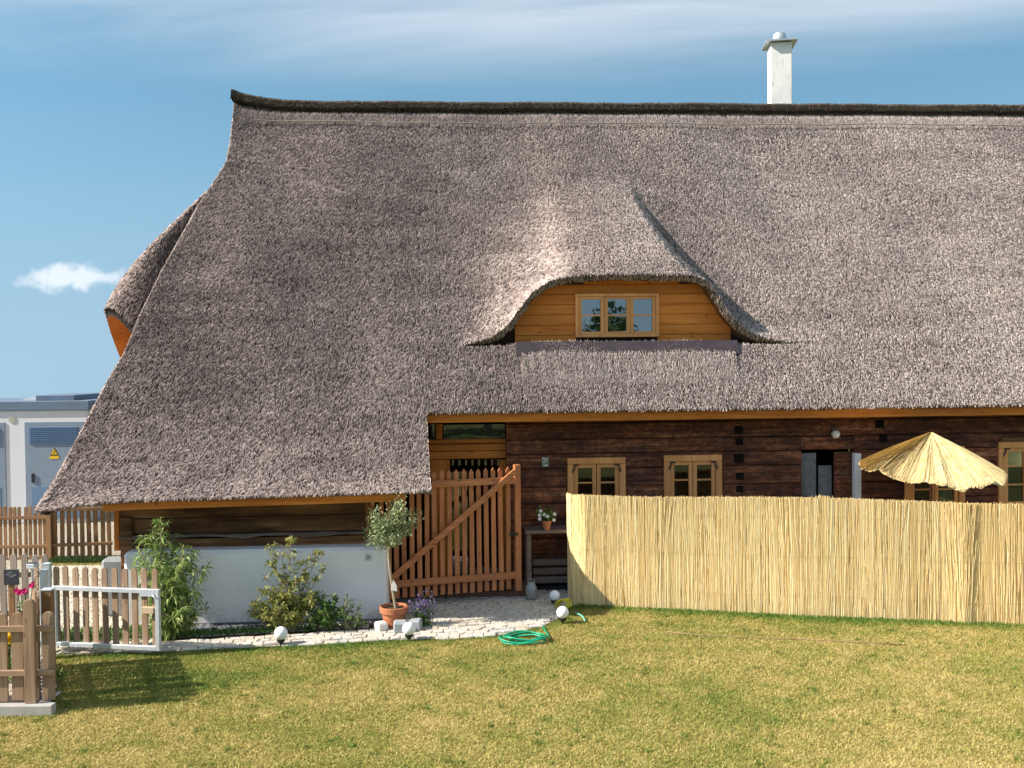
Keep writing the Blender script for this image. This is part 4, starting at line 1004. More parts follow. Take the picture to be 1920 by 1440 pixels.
# ================================================================ wall bits that hang on the house
def on_wall(x, y, v): return HMAT @ hp(x, y, v)
t_ = thing('wall_lamp', 'round opal glass lamp on the log wall above the dark doorway', 'lamp', on_wall(1567, 814, -0.07), YAW)
mb = MB(); mb.lathe([(0.0, -0.068), (0.04, -0.055), (0.066, -0.02), (0.068, 0.01), (0.05, 0.045), (0.028, 0.062), (0.0, 0.064)], 20); o = mb.build('globe', M['lampglass'], t_, smooth=True)
mb = MB(); mb.lathe([(0.03, 0.055), (0.034, 0.075), (0.02, 0.085)], 14); mb.beam((0, 0, 0.078), (0, 0.085, 0.078), 0.025, 0.02); mb.lathe([(0.04, 0.06), (0.04, 0.10)], 12, (0, 0.065, 0)); mb.build('bracket', M['greywood'], t_)
t_ = thing('house_sign', 'small grey glass sign with white writing on the dark logs', 'sign', on_wall(1022.5, 866, -0.016), YAW)
mb = MB(); mb.bx(-0.052, 0.052, -0.012, 0.004, -0.078, 0.078); mb.build('plate', plain('sign glass', (0.17, 0.21, 0.20), 0.25, 0.5, 0.2, 20), t_, 0.003)
mb = MB()
for (x0_, x1_, z0, z1) in ((-.045, -.012, .045, .068), (-.005, .04, .046, .056), (-.012, -.002, -.01, .035), (-.002, .03, .022, .034), (-.045, -.036, -.02, .03), (-.03, -.004, -.062, -.046), (.006, .018, -.062, -.034), (.02, .034, -.058, -.036), (-.03, .034, -.066, -.061)):
    mb.bx(x0_, x1_, -0.0145, -0.0125, z0, z1)
mb.build('writing', M['petal_white'], t_)

# ================================================================ BIG PICKET GATE in front of the porch
gA, gB = HMAT @ hp(694, 1104, -1.02), HMAT @ hp(973, 1092, -0.52)
gA.z = gB.z = 0; gd = gB - gA; GL = gd.length
gate = thing('yard_gate', 'tall red brown picket gate with pointed slats and a diagonal brace', 'gate', gA, math.atan2(gd.y, gd.x))
zg0 = 0.16; zg1 = atY(900, 880, (gA.y + gB.y) / 2).z
npk = 19; pitch_ = (GL - 0.10) / npk
def point_picket(w, h, th=0.025, tip=0.06):
    mb = MB(); mb.prism([(-w / 2, 0), (w / 2, 0), (w / 2, h - tip), (w * 0.5, h - tip * 0.9), (0, h), (-w / 2, h - tip * 0.9)], 0, th); me = mb.mesh('picket', 0.004); return me
pm = point_picket(0.070, zg1 - zg0); pm.materials.append(M['gatewood'])
for k in range(npk):
    hs = random.uniform(-0.006, 0.006)
    inst('picket', pm, gate, (0.055 + pitch_ * k, 0.0, zg0 + hs), (0, R(random.uniform(-.35, .35)), 0))
for zz_, nm in ((zg1 - 0.20, 'rail'), (zg0 + 0.22, 'rail')):
    mb = MB(); mb.bx(-GL / 2 - .02, GL / 2 - .03, -0.045, -0.002, -0.05, 0.05); o = mb.build(nm, M['gatewood_x'], gate, 0.005); o.location = (GL / 2, 0, zz_)
mb = MB(); mb.beam((0.16, -0.068, zg0 + 0.20), (GL - 0.06, -0.068, zg1 - 0.06), 0.04, 0.085, (0, 0, 1)); mb.build('diagonal_brace', M['gatewood_x'], gate, 0.004)
mb = MB(); mb.bx(GL - 0.06, GL + 0.03, -0.05, 0.06, zg0 - 0.02, zg1 + 0.03); mb.build('stile', M['gatewood'], gate, 0.006)
mb = MB(); mb.bx(GL - 0.15, GL - 0.02, -0.058, -0.046, 0.98, 1.02); mb.beam((GL - 0.08, -0.07, 0.95), (GL - 0.08, -0.07, 1.06), 0.02, 0.02, (0, 1, 0)); mb.build('latch', M['iron'], gate)
mb = MB(); mb.bx(-0.07, 0.02, 0.02, 0.12, 0.0, zg1 + 0.05); mb.build('hinge_post', M['gatewood'], gate, 0.006)

# ================================================================ bench shelf with pot, watering can
bn = HMAT @ hp(1030, 1090, -0.35); bn.z = 0
bench = thing('bench', 'narrow grey board bench against the dark log wall', 'bench', bn, YAW)
bzt = (hp(1022, 994, -0.45)).z; bl = hp(984, 1000, -0.45).x - hp(1030, 1090, -0.35).x
mb = MB(); mb.bx(bl, 1.0, -0.16, 0.30, bzt - 0.045, bzt); mb.build('seat', M['greywood'], bench, 0.006)
for x in (bl + 0.06, 0.9):
    mb = MB(); mb.bx(x - 0.035, x + 0.035, -0.12, -0.05, 0.0, bzt - 0.046); mb.build('leg', M['greywood'], bench, 0.005)
    mb = MB(); mb.bx(x - 0.035, x + 0.035, 0.2, 0.26, 0.0, bzt - 0.046); mb.build('leg', M['greywood'], bench, 0.005)
for k, z in enumerate((0.16, 0.29, 0.42)):
    mb = MB(); mb.bx(bl + 0.14, 0.98, 0.22 - 0.03 * (2 - k), 0.26 - 0.03 * (2 - k), z, z + 0.10); mb.build('slat', M['greywood'], bench, 0.005)
cn = HMAT @ hp(996, 1091, -0.62); cn.z = 0.034
can = thing('milk_can', 'dull tin can standing under the bench end', 'can', cn)
mb = MB(); mb.lathe([(0.07, 0), (0.085, 0.01), (0.085, 0.17), (0.06, 0.215), (0.05, 0.235), (0.055, 0.25)], 18); mb.build('body', M['tin'], can, smooth=True)
mb = MB(); mb.tube([(0.055 * math.cos(a_), 0, 0.24 + 0.055 * math.sin(a_)) for a_ in np.linspace(0, math.pi, 9)], 0.006, 6); mb.build('handle', M['tin'], can)

# ================================================================ FOLIAGE HELPERS
def leaf_mesh(name, P, D, size, aspect, mat, parent, curl=0.0, sizej=0.35, tone=None):
    """P points, D direction of each leaf"""
    n = len(P); D = D / (np.linalg.norm(D, axis=1)[:, None] + 1e-9)
    rv_ = rng.normal(size=(n, 3)); S = np.cross(D, rv_); S /= np.linalg.norm(S, axis=1)[:, None] + 1e-9; N = np.cross(S, D)
    l_ = (size * rng.uniform(1 - sizej, 1 + sizej, n))[:, None]; w = l_ * aspect
    droop = np.zeros((n, 3)); droop[:, 2] = -curl
    A = P; B = P + D * l_ * 0.45 + S * w / 2 + N * l_ * 0.05; C = P + D * l_ + droop * l_; E = P + D * l_ * 0.45 - S * w / 2 + N * l_ * 0.05
    V = np.stack([A, B, C, E], 1); Fc = np.arange(n * 4).reshape(-1, 4)
    tn_ = rng.random(n) if tone is None else np.clip(tone + rng.normal(0, 0.2, n), 0, 1)
    return npmesh(name, V.reshape(-1, 3), Fc, mat, parent, {'rnd': np.repeat(tn_, 4)})
def rdirs(n, up=0.0):
    d = rng.normal(size=(n, 3)); d /= np.linalg.norm(d, axis=1)[:, None]; d[:, 2] += up; return d
def stem_path(base, tip, bend, n=7):
    base, tip = np.array(base, float), np.array(tip, float); mid = (base + tip) / 2 + np.array(bend)
    return [tuple((1 - t) ** 2 * base + 2 * t * (1 - t) * mid + t * t * tip) for t in np.linspace(0, 1, n)]

# ---- large narrow-leaved shrub by the gate
def bush(name, label, loc, stems, leafmat, stemmat, size, aspect, perm, droop, curl=0.2, twig=0.22, t0=0.15, group=None, up=0.1):
    """stems: list of (tip vector, leaves)"""
    t = thing(name, label, 'shrub', loc, group=group)
    mb = MB(); P, D = [], []
    for (tip, nl) in stems:
        pts = stem_path((random.uniform(-.06, .06), random.uniform(-.05, .05), 0), tip, (random.uniform(-.08, .08), random.uniform(-.08, .08), 0.12 * tip[2]))
        mb.tube(pts, [0.009 * (1 - 0.75 * i / 6) for i in range(7)], 5)
        A = np.array(pts)
        for _ in range(max(1, int(nl * 1.2) // perm)):
            s = random.uniform(t0, 1.0); x = s * 6; i = min(int(x), 5); q = A[i] + (A[i + 1] - A[i]) * (x - i)
            d = rng.normal(size=3); d[2] = abs(d[2]) * 0.6 + up; d /= np.linalg.norm(d); e = q + d * twig * random.uniform(0.5, 1.2) * (1.15 - 0.5 * s)
            mid = (q + e) / 2 + np.array((0, 0, 0.03)); mb.tube([q, mid, e], [0.004, 0.003, 0.0015], 4, False)
            for k in range(perm):
                f = random.uniform(0.1, 1.0); P.append(q + (e - q) * f + np.array((0, 0, 0.06 * f * (1 - f)))); dd = d * 0.6 + rng.normal(size=3) * 0.7; dd[2] += droop; D.append(dd)
    mb.build('branches', stemmat, t)
    leaf_mesh('leaves', np.array(P), np.array(D), size, aspect, leafmat, t, curl)
    return t
b0 = gp(318, 1192); 
def tipat(x, y, base, dy=0.0):
    p = atY(x, y, base.y + dy) - base; return (p.x, p.y, p.z)
st = [(tipat(x, y, b0, dy), n) for x, y, dy, n in ((300, 985, 0, 300), (318, 1010, .15, 260), (285, 1000, .1, 260), (345, 1020, -.05, 200), (268, 1045, 0, 220), (360, 1035, .1, 170), (375, 1065, 0, 140), (300, 1060, -.15, 260), (330, 1080, -.2, 240), (372, 1110, -.1, 160), (280, 1100, -.15, 220), (385, 1150, -.1, 130), (340, 1140, -.25, 220), (300, 1150, -.25, 200), (355, 1165, -.1, 150))]
bush('willow_shrub', 'tall narrow-leaved green shrub between the metal gate and the white plinth', b0, st, M['willow_leaf'], M['bark'], 0.12, 0.17, 9, -0.35, 0.35, 0.20)
b0 = gp(545, 1184)
st = [(tipat(x, y, b0, dy), n) for x, y, dy, n in ((500, 1030, 0, 190), (528, 1020, .05, 150), (545, 1012, 0, 110), (600, 1035, .05, 120), (575, 1050, 0, 150), (606, 1058, 0, 80), (490, 1075, 0, 80), (555, 1090, -.1, 160), (500, 1110, -.1, 300), (480, 1135, -.1, 360), (530, 1120, -.15, 420), (560, 1130, -.15, 380), (500, 1155, -.2, 400), (545, 1155, -.22, 400), (470, 1150, 0, 260), (585, 1120, -.1, 200), (520, 1140, -.25, 300))]
bush('golden_shrub', 'thin yellowing shrub with sparse upper twigs in front of the white plinth', b0, st, M['yellow_leaf'], M['bark'], 0.062, 0.34, 10, -0.1, 0.15, 0.17, 0.25)
b0 = gp(610, 1184)
st = [(tipat(x, y, b0, dy), n) for x, y, dy, n in ((590, 1112, 0, 200), (605, 1118, .05, 160), (575, 1130, 0, 180), (625, 1130, 0, 200), (640, 1145, 0, 180), (600, 1145, -.15, 220), (630, 1160, -.1, 180), (585, 1160, -.1, 180))]
bush('leafy_shrub', 'low dense green shrub at the right foot of the yellowing shrub', b0, st, M['green_leaf'], M['bark'], 0.055, 0.42, 11, 0.1, 0.1, 0.14, 0.1)
b0 = gp(655, 1182)
st = [(tipat(x, y, b0, dy), n) for x, y, dy, n in ((650, 1122, 0, 70), (662, 1128, .05, 60), (640, 1140, 0, 60), (672, 1140, 0, 60), (648, 1150, -.1, 90), (668, 1158, -.1, 80), (680, 1165, 0, 50))]
bush('herb_clump', 'small feathery green plant beside the dark gravel near the pot', b0, st, M['green_leaf'], M['bark'], 0.05, 0.22, 8, 0.4, 0.0, 0.10, 0.2)
# low ground cover along the bed
P = []
gpoly = GPX((302, 1200), (420, 1192), (560, 1186), (690, 1178), (690, 1172), (420, 1184), (302, 1188))
gp_ = np.array(gpoly); pts = rng.uniform(gp_.min(0), gp_.max(0), (9000, 2)); pts = pts[poly_in(pts[:, 0], pts[:, 1], gpoly)]
P3 = np.concatenate([pts, rng.uniform(0, 0.03, (len(pts), 1))], 1)
keepm = rng.random(len(P3)) < np.clip(0.9 - 0.25 * (P3[:, 0] - gp_[:, 0].min()), 0.12, 1)
o = leaf_mesh('ground_cover', P3[keepm], rdirs(int(keepm.sum()), 0.9), 0.05, 0.35, M['green_leaf'], None); tag(o, 'low green ground cover along the path edge', 'ground cover', kind='stuff')
gpoly = GPX((100, 1210), (300, 1200), (300, 1180), (104, 1186)); gp_ = np.array(gpoly); pts = rng.uniform(gp_.min(0), gp_.max(0), (2500, 2)); pts = pts[poly_in(pts[:, 0], pts[:, 1], gpoly)]
P3 = np.concatenate([pts, rng.uniform(0, 0.05, (len(pts), 1))], 1)
o = leaf_mesh('ground_cover', P3, rdirs(len(P3), 0.9), 0.06, 0.3, M['green_leaf'], None); tag(o, 'weedy green growth at the foot of the garden gate', 'ground cover', kind='stuff')

# ---- potted olive tree
pb = gp(739, 1177); ot = thing('potted_olive_tree', 'standard olive tree with bare stem in a terracotta pot', 'potted tree', pb)
prof = [(0.115, 0), (0.125, 0.01), (0.165, 0.215), (0.19, 0.22), (0.195, 0.295), (0.178, 0.30), (0.16, 0.255)]
mb = MB(); mb.lathe(prof, 26); po_ = mb.build('pot', M['terracotta'], ot, smooth=False)
mb = MB(); mb.lathe([(0.0, 0.24), (0.162, 0.262), (0.0, 0.27)], 20); mb.build('soil', M['soil'], ot)
top = atY(728, 1022, pb.y) - pb
trp = stem_path((0.03, 0, 0.25), (top.x, top.y, top.z), (-0.05, 0, 0.1), 8); mb = MB(); mb.tube(trp, [0.022, 0.02, 0.019, 0.018, 0.018, 0.017, 0.016, 0.014], 9)
crownP, crownD = [], []
cpts = [(700, 965), (716, 975), (705, 985), (690, 985), (728, 965), (745, 950), (752, 932), (748, 940), (760, 955), (775, 965), (788, 962), (742, 985), (760, 985), (728, 995), (748, 1005), (715, 1000), (695, 1012), (690, 1008), (740, 1010), (770, 980), (700, 955), (735, 950), (720, 985), (755, 970)]
for (x, y) in cpts:
    p = atY(x, y, pb.y + random.uniform(-.22, .22)) - pb; s0 = np.array(trp[-1]) - np.array((0, 0, random.uniform(0, .08)))
    path_ = stem_path(s0, (p.x, p.y, p.z), (0, 0, 0.03), 5); mb.tube(path_, [0.008, 0.006, 0.005, 0.004, 0.002], 5, False)
    A = np.array(path_)
    for _ in range(120):
        f = random.uniform(0.45, 1.0); q = A[0] + (A[-1] - A[0]) * f + rng.normal(0, 0.045, 3); crownP.append(q); crownD.append(rng.normal(size=3) + np.array((0, 0, .35)))
mb.build('trunk', M['bark'], ot); leaf_mesh('crown', np.array(crownP), np.array(crownD), 0.05, 0.36, M['olive_leaf'], ot)
mb = MB(); mb.beam((0.0, 0.03, 0.25), (-0.01, 0.02, 0.62), 0.018, 0.018, (0, 1, 0)); mb.build('stake', M['bark'], ot)
mb = MB(); mb.add([(-0.04, -0.03, 0.52), (0.05, -0.03, 0.50), (0.045, -0.03, 0.58), (0.0, -0.03, 0.66), (-0.02, -0.03, 0.60), (-0.04, -0.026, 0.52), (0.05, -0.026, 0.50), (0.045, -0.026, 0.58), (0.0, -0.026, 0.66), (-0.02, -0.026, 0.60)], [(0, 1, 2, 3, 4), (9, 8, 7, 6, 5)] + [(i, i + 5, (i + 1) % 5 + 5, (i + 1) % 5) for i in range(5)]); mb.build('plant_tag', M['curtain'], ot)

# ---- stones by the pot
def rough_block(name, label, cat, px, s, mat, rz, group=None):
    p = gp(*px); vs_ = [(x * s[0] * random.uniform(.86, 1.05), y * s[1] * random.uniform(.86, 1.05), z * s[2] * random.uniform(.9, 1.05)) for x in (-.5, .5) for y in (-.5, .5) for z in (0, 1)]
    mb = MB(); mb.add(vs_, [(0, 1, 3, 2), (4, 6, 7, 5), (0, 4, 5, 1), (2, 3, 7, 6), (0, 2, 6, 4), (1, 5, 7, 3)])
    o = mb.build(name, M[mat], None, 0.02); o.location = p; o.rotation_euler = (0, 0, rz); return tag(o, label, cat, group)
rough_block('granite_sett', 'pale granite cube leaning on the front of the terracotta pot', 'stone', (751, 1188), (0.19, 0.17, 0.165), 'granite', 0.1)
rough_block('granite_sett', 'grey granite cube beside the lavender', 'stone', (779, 1183), (0.17, 0.16, 0.165), 'granite', -0.12)
rough_block('limestone_rock', 'jagged white rock left of the terracotta pot', 'stone', (715, 1184), (0.16, 0.16, 0.13), 'lime', 0.6)

# ---- lavender
lb_ = gp(793, 1176); lv = thing('lavender_plant', 'bushy lavender with violet flower spikes right of the terracotta pot', 'flowering plant', lb_)
P, D, Q, E = [], [], [], []
mb = MB()
for k in range(70):
    a_ = random.uniform(0, 6.28); r_ = random.uniform(0.0, 0.17); h = random.uniform(0.20, 0.36) + (0.14 if k < 7 else 0)
    tip = (r_ * math.cos(a_) * 1.2, r_ * math.sin(a_), h); pts = stem_path((tip[0] * .4, tip[1] * .4, 0), tip, (0, 0, .05), 4); mb.tube(pts, 0.0022, 3, False)
    for j in range(16): f = random.uniform(0.1, .75); P.append(np.array(tip) * np.array((.4 + .6 * f, .4 + .6 * f, f)) + rng.normal(0, .008, 3)); D.append(rng.normal(size=3) + np.array((0, 0, 1.2)))
    for j in range(12): Q.append(np.array(tip) + np.array((0, 0, random.uniform(-.07, .02))) + rng.normal(0, .006, 3)); E.append(rng.normal(size=3) + np.array((0, 0, .6)))
mb.build('stems', M['green_leaf'], lv); leaf_mesh('leaves', np.array(P), np.array(D), 0.045, 0.16, M['green_leaf'], lv); leaf_mesh('flower_spikes', np.array(Q), np.array(E), 0.022, 0.6, M['lavender'], lv)

# ---- pot of white flowers on the bench
fp = HMAT @ hp(1025, 992, -0.42); fp.z = HMAT.translation.z + bzt
fw = thing('flower_pot', 'small terracotta pot of white petunias on the grey bench', 'potted plant', fp)
mb = MB(); mb.lathe([(0.045, 0), (0.07, 0.11), (0.08, 0.112), (0.08, 0.14), (0.068, 0.135)], 18); mb.build('pot', M['terracotta'], fw)
P, D = [], []
mb = MB()
for k in range(14):
    a_ = random.uniform(0, 6.28); r_ = random.uniform(0.04, .13); h = random.uniform(.18, .30); e = np.array((r_ * math.cos(a_) * 1.3, r_ * math.sin(a_), h)); mb.tube([(0, 0, .12), tuple(e * .6 + np.array((0, 0, .06))), tuple(e)], .003, 4, False)
    for j in range(14): P.append(e * random.uniform(.5, 1) + rng.normal(0, .02, 3) + np.array((0, 0, .05))); D.append(rng.normal(size=3))
mb.build('stems', M['green_leaf'], fw); leaf_mesh('leaves', np.array(P), np.array(D), .045, .5, M['green_leaf'], fw)
def blossom(par, c, r, mat, n=6, nrm=(0, -1, .3)):
    nv = Vector(nrm).normalized(); a = nv.cross(Vector((0, 0, 1))).normalized(); b = nv.cross(a); mb = MB(); c = Vector(c)
    for k in range(n):
        t0_ = 2 * math.pi * k / n; t1_ = 2 * math.pi * (k + 1) / n; tm = (t0_ + t1_) / 2
        mb.add([c - nv * r * .3, c + (a * math.cos(t0_) + b * math.sin(t0_)) * r * .8, c + (a * math.cos(tm) + b * math.sin(tm)) * r + nv * r * .15, c + (a * math.cos(t1_) + b * math.sin(t1_)) * r * .8], [(0, 1, 2, 3)])
    return mb.build('blossom', mat, par)
for (x, y) in ((1014, 958), (1012, 966), (1012, 973), (1021, 965), (1040, 964), (1039, 975), (1027, 968)):
    p = atY(x, y, fp.y - 0.09) - fp; blossom(fw, p, 0.030, M['petal_white'])

# ================================================================ GLOBE LAMPS
def globe_lamp(px, r, label, z=0.0):
    p = gp(*px, z); t = thing('globe_lamp', label, 'garden lamp', p, group='white globe lamps along the path')
    c = 0.075 + r
    mb = MB(); mb.lathe([(r * math.sin(a_), c - r * math.cos(a_)) for a_ in np.linspace(0.12, math.pi - 0.001, 17)], 26); mb.build('globe', M['globe'], t, smooth=True)
    mb = MB(); mb.lathe([(0.014, -0.05), (0.016, 0.01), (0.022, 0.035), (0.052, 0.062), (0.055, 0.085), (0.03, 0.09)], 16); mb.build('socket', M['black'], t)
globe_lamp((527, 1211), 0.086, 'white globe lamp at the lawn edge before the yellowing shrub')
globe_lamp((767, 1202), 0.086, 'white globe lamp just in front of the granite cubes')
globe_lamp((1055, 1170), 0.084, 'white globe lamp on the lawn by the yellow hose')
globe_lamp((1040, 1136), 0.078, 'white globe lamp in the shade near the reed screen end')
globe_lamp((209, 1078), 0.080, 'white globe lamp at the left end of the plinth behind the gate')

# ================================================================ HOSES
def coil(name, label, c, loops, rx, ry, rad, mat, tail=None, z0=0.02):
    p = gp(*c); pts = []
    for k in range(loops * 20):
        a_ = 2 * math.pi * k / 20; f = 1 + 0.12 * math.sin(a_ * 0.37 + k * .05) + 0.10 * math.sin(k * 0.13)
        pts.append((rx * f * math.cos(a_) + 0.03 * math.sin(k * .21), ry * f * math.sin(a_) + .02 * math.cos(k * .17), z0 + rad + 0.012 * (k // 20) + 0.012 * math.sin(k * .9)))
    if tail:
        for q in tail: w_ = gp(*q) - p; pts.append((w_.x, w_.y, 0.03))
    t = thing(name, label, 'hose', p); mb = MB(); mb.tube(pts, rad, 7); mb.build('coil', mat, t, smooth=True); return t
coil('garden_hose', 'bright green garden hose coiled on the lawn edge', (984, 1203), 5, 0.27, 0.17, 0.011, M['hose'], [(1030, 1198), (1022, 1186), (1018, 1178)])
p = gp(1056, 1145); t_ = thing('hose_coil', 'small yellow green hose standing in loops by the globe lamp', 'hose', p)
mb = MB()
for k in range(4):
    pts = [((k - 1.5) * 0.026 + 0.085 * math.cos(a_), 0.035 * (k - 1.5) + .03 * math.sin(a_ * 2), 0.012 + 0.075 + (0.08 - k * .004) * math.sin(a_)) for a_ in np.linspace(-0.7, 3.9, 22)]; mb.tube(pts, 0.010, 7)
mb.build('coil', M['hose_y'], t_, smooth=True)
def ground_line(name, label, px, rad, mat, z=0.03):
    mb = MB(); pts = [gp(*q) for q in px]; mb.tube([(p.x, p.y, z + rad) for p in pts], rad, 6); return tag(mb.build(name, mat, None, smooth=True), label, 'hose')
ground_line('water_pipe', 'thin brown pipe lying across the lawn before the reed screen', [(1250, 1187), (1300, 1192), (1360, 1196), (1450, 1199), (1540, 1203), (1620, 1207), (1700, 1212)], 0.006, M['hose_b'], 0.012)
ground_line('hose_end', 'short pale teal hose end in the grass right of the globe lamp', [(1078, 1154), (1088, 1158), (1094, 1163), (1097, 1170)], 0.011, M['hose2'])

# ================================================================ REED SCREEN
scr = thing('reed_screen', 'golden reed privacy screen fencing the terrace', 'screen', scr_pts[2])
spl = []
SP = [Vector((p.x, p.y, 0)) for p in scr_pts]
# round the left end back towards the house
seglen = [0]
for a, b in zip(SP[:-1], SP[1:]): seglen.append(seglen[-1] + (b - a).length)
def spt(s):
    i = int(np.searchsorted(seglen, s, 'right')) - 1; i = max(0, min(i, len(SP) - 2)); f = (s - seglen[i]) / (seglen[i + 1] - seglen[i]); d = (SP[i + 1] - SP[i]).normalized()
    return SP[i] + (SP[i + 1] - SP[i]) * f, d
O2 = scr_pts[2]; TOTAL = seglen[-1]; SH = 1.63
nre = 9500; V, Fc, att = [], [], []
foldS = seglen[7]
for k in range(nre):
    s = random.uniform(0, TOTAL); p, d = spt(s); nv = Vector((d.y, -d.x, 0))
    fold = 0.05 * math.exp(-((s - foldS) / 0.12) ** 2)
    wav = 0.012 * math.sin(s * 2.1) + 0.008 * math.sin(s * 5.7)
    off = nv * (random.uniform(-0.006, 0.012) + wav + fold)
    w = random.uniform(0.0026, 0.0056); z0 = -0.02; zt_ = SH + random.gauss(0, 0.010) + (0.03 if seglen[5] - .1 < s < seglen[5] else 0) - 0.02 * math.sin(s * 1.3)
    if s < seglen[2]: zt_ -= 0.05 * (1 - s / seglen[2])
    if random.random() < 0.45: z0 = random.uniform(0, 1.2)
    elif random.random() < 0.45: zt_ = random.uniform(0.4, SH)
    lx = random.gauss(0, 0.035); q = p + off - O2
    tone = min(1, max(0, random.gauss(0.55, 0.24)))
    if random.random() < 0.10: tone = random.uniform(0, 0.18)
    if s > foldS: tone *= 0.80  # shade of the turned panel past the fold, painted into the reed tone
    zs = (z0, (z0 + zt_) / 2, zt_); bends = (0, random.gauss(0, 0.012), 0); b0_ = len(V)
    for zz_, be in zip(zs, bends):
        f = (zz_ - z0) / max(0.1, zt_ - z0); cpt = q + d * (lx * f + be); tw = w * (1 - 0.25 * f)
        V += [(cpt.x - d.x * tw, cpt.y - d.y * tw, zz_), (cpt.x + nv.x * tw, cpt.y + nv.y * tw, zz_), (cpt.x + d.x * tw, cpt.y + d.y * tw, zz_)]
    for r_ in range(2):
        a = b0_ + r_ * 3; Fc += [(a, a + 1, a + 4, a + 3), (a + 1, a + 2, a + 5, a + 4)]
    att += [tone] * 9
o = npmesh('reeds', np.array(V), np.array(Fc), M['screen_reed'], scr, {'rnd': att}); o['kind'] = 'stuff'
bkv, = [[]]
ss = np.linspace(0.005, TOTAL - 0.005, 160)
for s in ss:
    p, d = spt(s); nv = Vector((d.y, -d.x, 0)); wav = 0.012 * math.sin(s * 2.1) + 0.008 * math.sin(s * 5.7) + 0.05 * math.exp(-((s - foldS) / 0.12) ** 2)
    q = p + nv * (wav - 0.008) - O2; bkv += [(q.x, q.y, -0.02), (q.x, q.y, SH - 0.07)]
npmesh('reed_backing', np.array(bkv), grid_faces(160, 2), M['screen_back'], scr)
for zz_ in (0.30, 0.85, 1.40):
    mb = MB(); pts = []
    for s in ss[::2]:
        p, d = spt(s); nv = Vector((d.y, -d.x, 0)); wav = 0.012 * math.sin(s * 2.1) + 0.008 * math.sin(s * 5.7) + 0.05 * math.exp(-((s - foldS) / 0.12) ** 2); q = p + nv * (wav + 0.026) - O2; pts.append((q.x, q.y, zz_ + 0.01 * math.sin(s * 2)))
    mb.tube(pts, 0.0009, 4); mb.build('binding_wire', M['screen_back'], scr)
for i in (1, 4, 6, 8):
    q = SP[i] - O2 + Vector((0.0, 0.07, 0)); mb = MB(); mb.tube([(q.x, q.y, -0.05), (q.x, q.y, 1.5)], 0.03, 8); mb.build('support_post', M['bark'], scr)

# ================================================================ STRAW UMBRELLA
UY = 14.25; apx = atY(1746, 812, UY); um = thing('straw_parasol', 'open straw parasol standing behind the reed screen', 'parasol', (apx.x, apx.y, 0))
tilt = 0.0; Rr = 0.98; zA = apx.z
rimz = atY(1746, 880, UY - 0.0).z
def umz(r, a):
    t = r / Rr; sag = 0.028 * math.cos(a * 8) * t * t + 0.034 * (abs(math.sin(a * 9 + 0.6 * math.sin(a * 3))) - .6) * min(1, t * 1.6)
    return zA - (zA - rimz) * (0.86 * t + 0.14 * t * t) - sag - 0.05 * math.sin(a + 2.2) * t - (0.10 * max(0, -math.sin(a)) ** 2) * t * t
uv = []; NA, NR = 216, 9
for i in range(NR):
    for k in range(NA):
        a_ = 2 * math.pi * k / NA; r_ = 0.02 + (Rr + 0.02 * math.sin(a_ * 23)) * i / (NR - 1); uv.append((r_ * math.cos(a_), r_ * math.sin(a_), umz(r_, a_)))
uv = np.array(uv); i, j = np.meshgrid(np.arange(NR - 1), np.arange(NA), indexing='ij'); a = (i * NA + j).ravel(); b = (i * NA + (j + 1) % NA).ravel()
npmesh('canopy', uv, np.stack([a, b, b + NA, a + NA], 1), M['umb_bed'], um)
V, Fc, att = [], [], []
for k in range(6500):
    a_ = random.uniform(0, 6.2832); r0 = random.choice((0.03, 0.03, 0.25, 0.5)) * random.uniform(0.5, 1.4); r1_ = min(Rr * random.uniform(0.97, 1.03), r0 + random.uniform(0.4, 1.1)) if random.random() < 0.6 else Rr * random.uniform(0.98, 1.03)
    if r1_ < r0 + .1: continue
    d_a = random.gauss(0, 0.02); w = random.uniform(0.004, 0.009); lift_ = random.uniform(0.003, 0.016); b_ = len(V)
    for r_, aa, ww_ in ((r0, a_, w * .6), ((r0 + r1_) / 2, a_ + d_a / 2, w), (r1_, a_ + d_a, w)):
        z = umz(min(r_, Rr), aa) - (max(0, r_ - Rr) * .9) + lift_; tx, ty = -math.sin(aa) * ww_, math.cos(aa) * ww_; cx_, cy_ = r_ * math.cos(aa), r_ * math.sin(aa)
        V += [(cx_ - tx, cy_ - ty, z - .004), (cx_ + tx, cy_ + ty, z + random.uniform(-.004, .008))]
    Fc += [(b_, b_ + 1, b_ + 3, b_ + 2), (b_ + 2, b_ + 3, b_ + 5, b_ + 4)]; att += [min(1, max(0, random.gauss(.55, .25)))] * 6
o = npmesh('straw', np.array(V), np.array(Fc), M['umb_reed'], um, {'rnd': att}); o['kind'] = 'stuff'
mb = MB(); mb.tube([(0, 0, 0.03), (0, 0, zA - 0.03)], 0.024, 10); mb.build('pole', M['gatewood'], um)
mb = MB(); mb.lathe([(0.25, 0), (0.25, 0.05), (0.05, 0.07), (0.05, 0.25), (0.03, 0.26)], 20); mb.build('base', M['concrete'], um)
for k in range(8):
    a_ = 2 * math.pi * (k + .5) / 8; mb = MB(); mb.beam((0.03 * math.cos(a_), 0.03 * math.sin(a_), zA - .08), (.85 * math.cos(a_), .85 * math.sin(a_), umz(.85, a_) - .03), .02, .02); mb.build('rib', M['gatewood'], um)

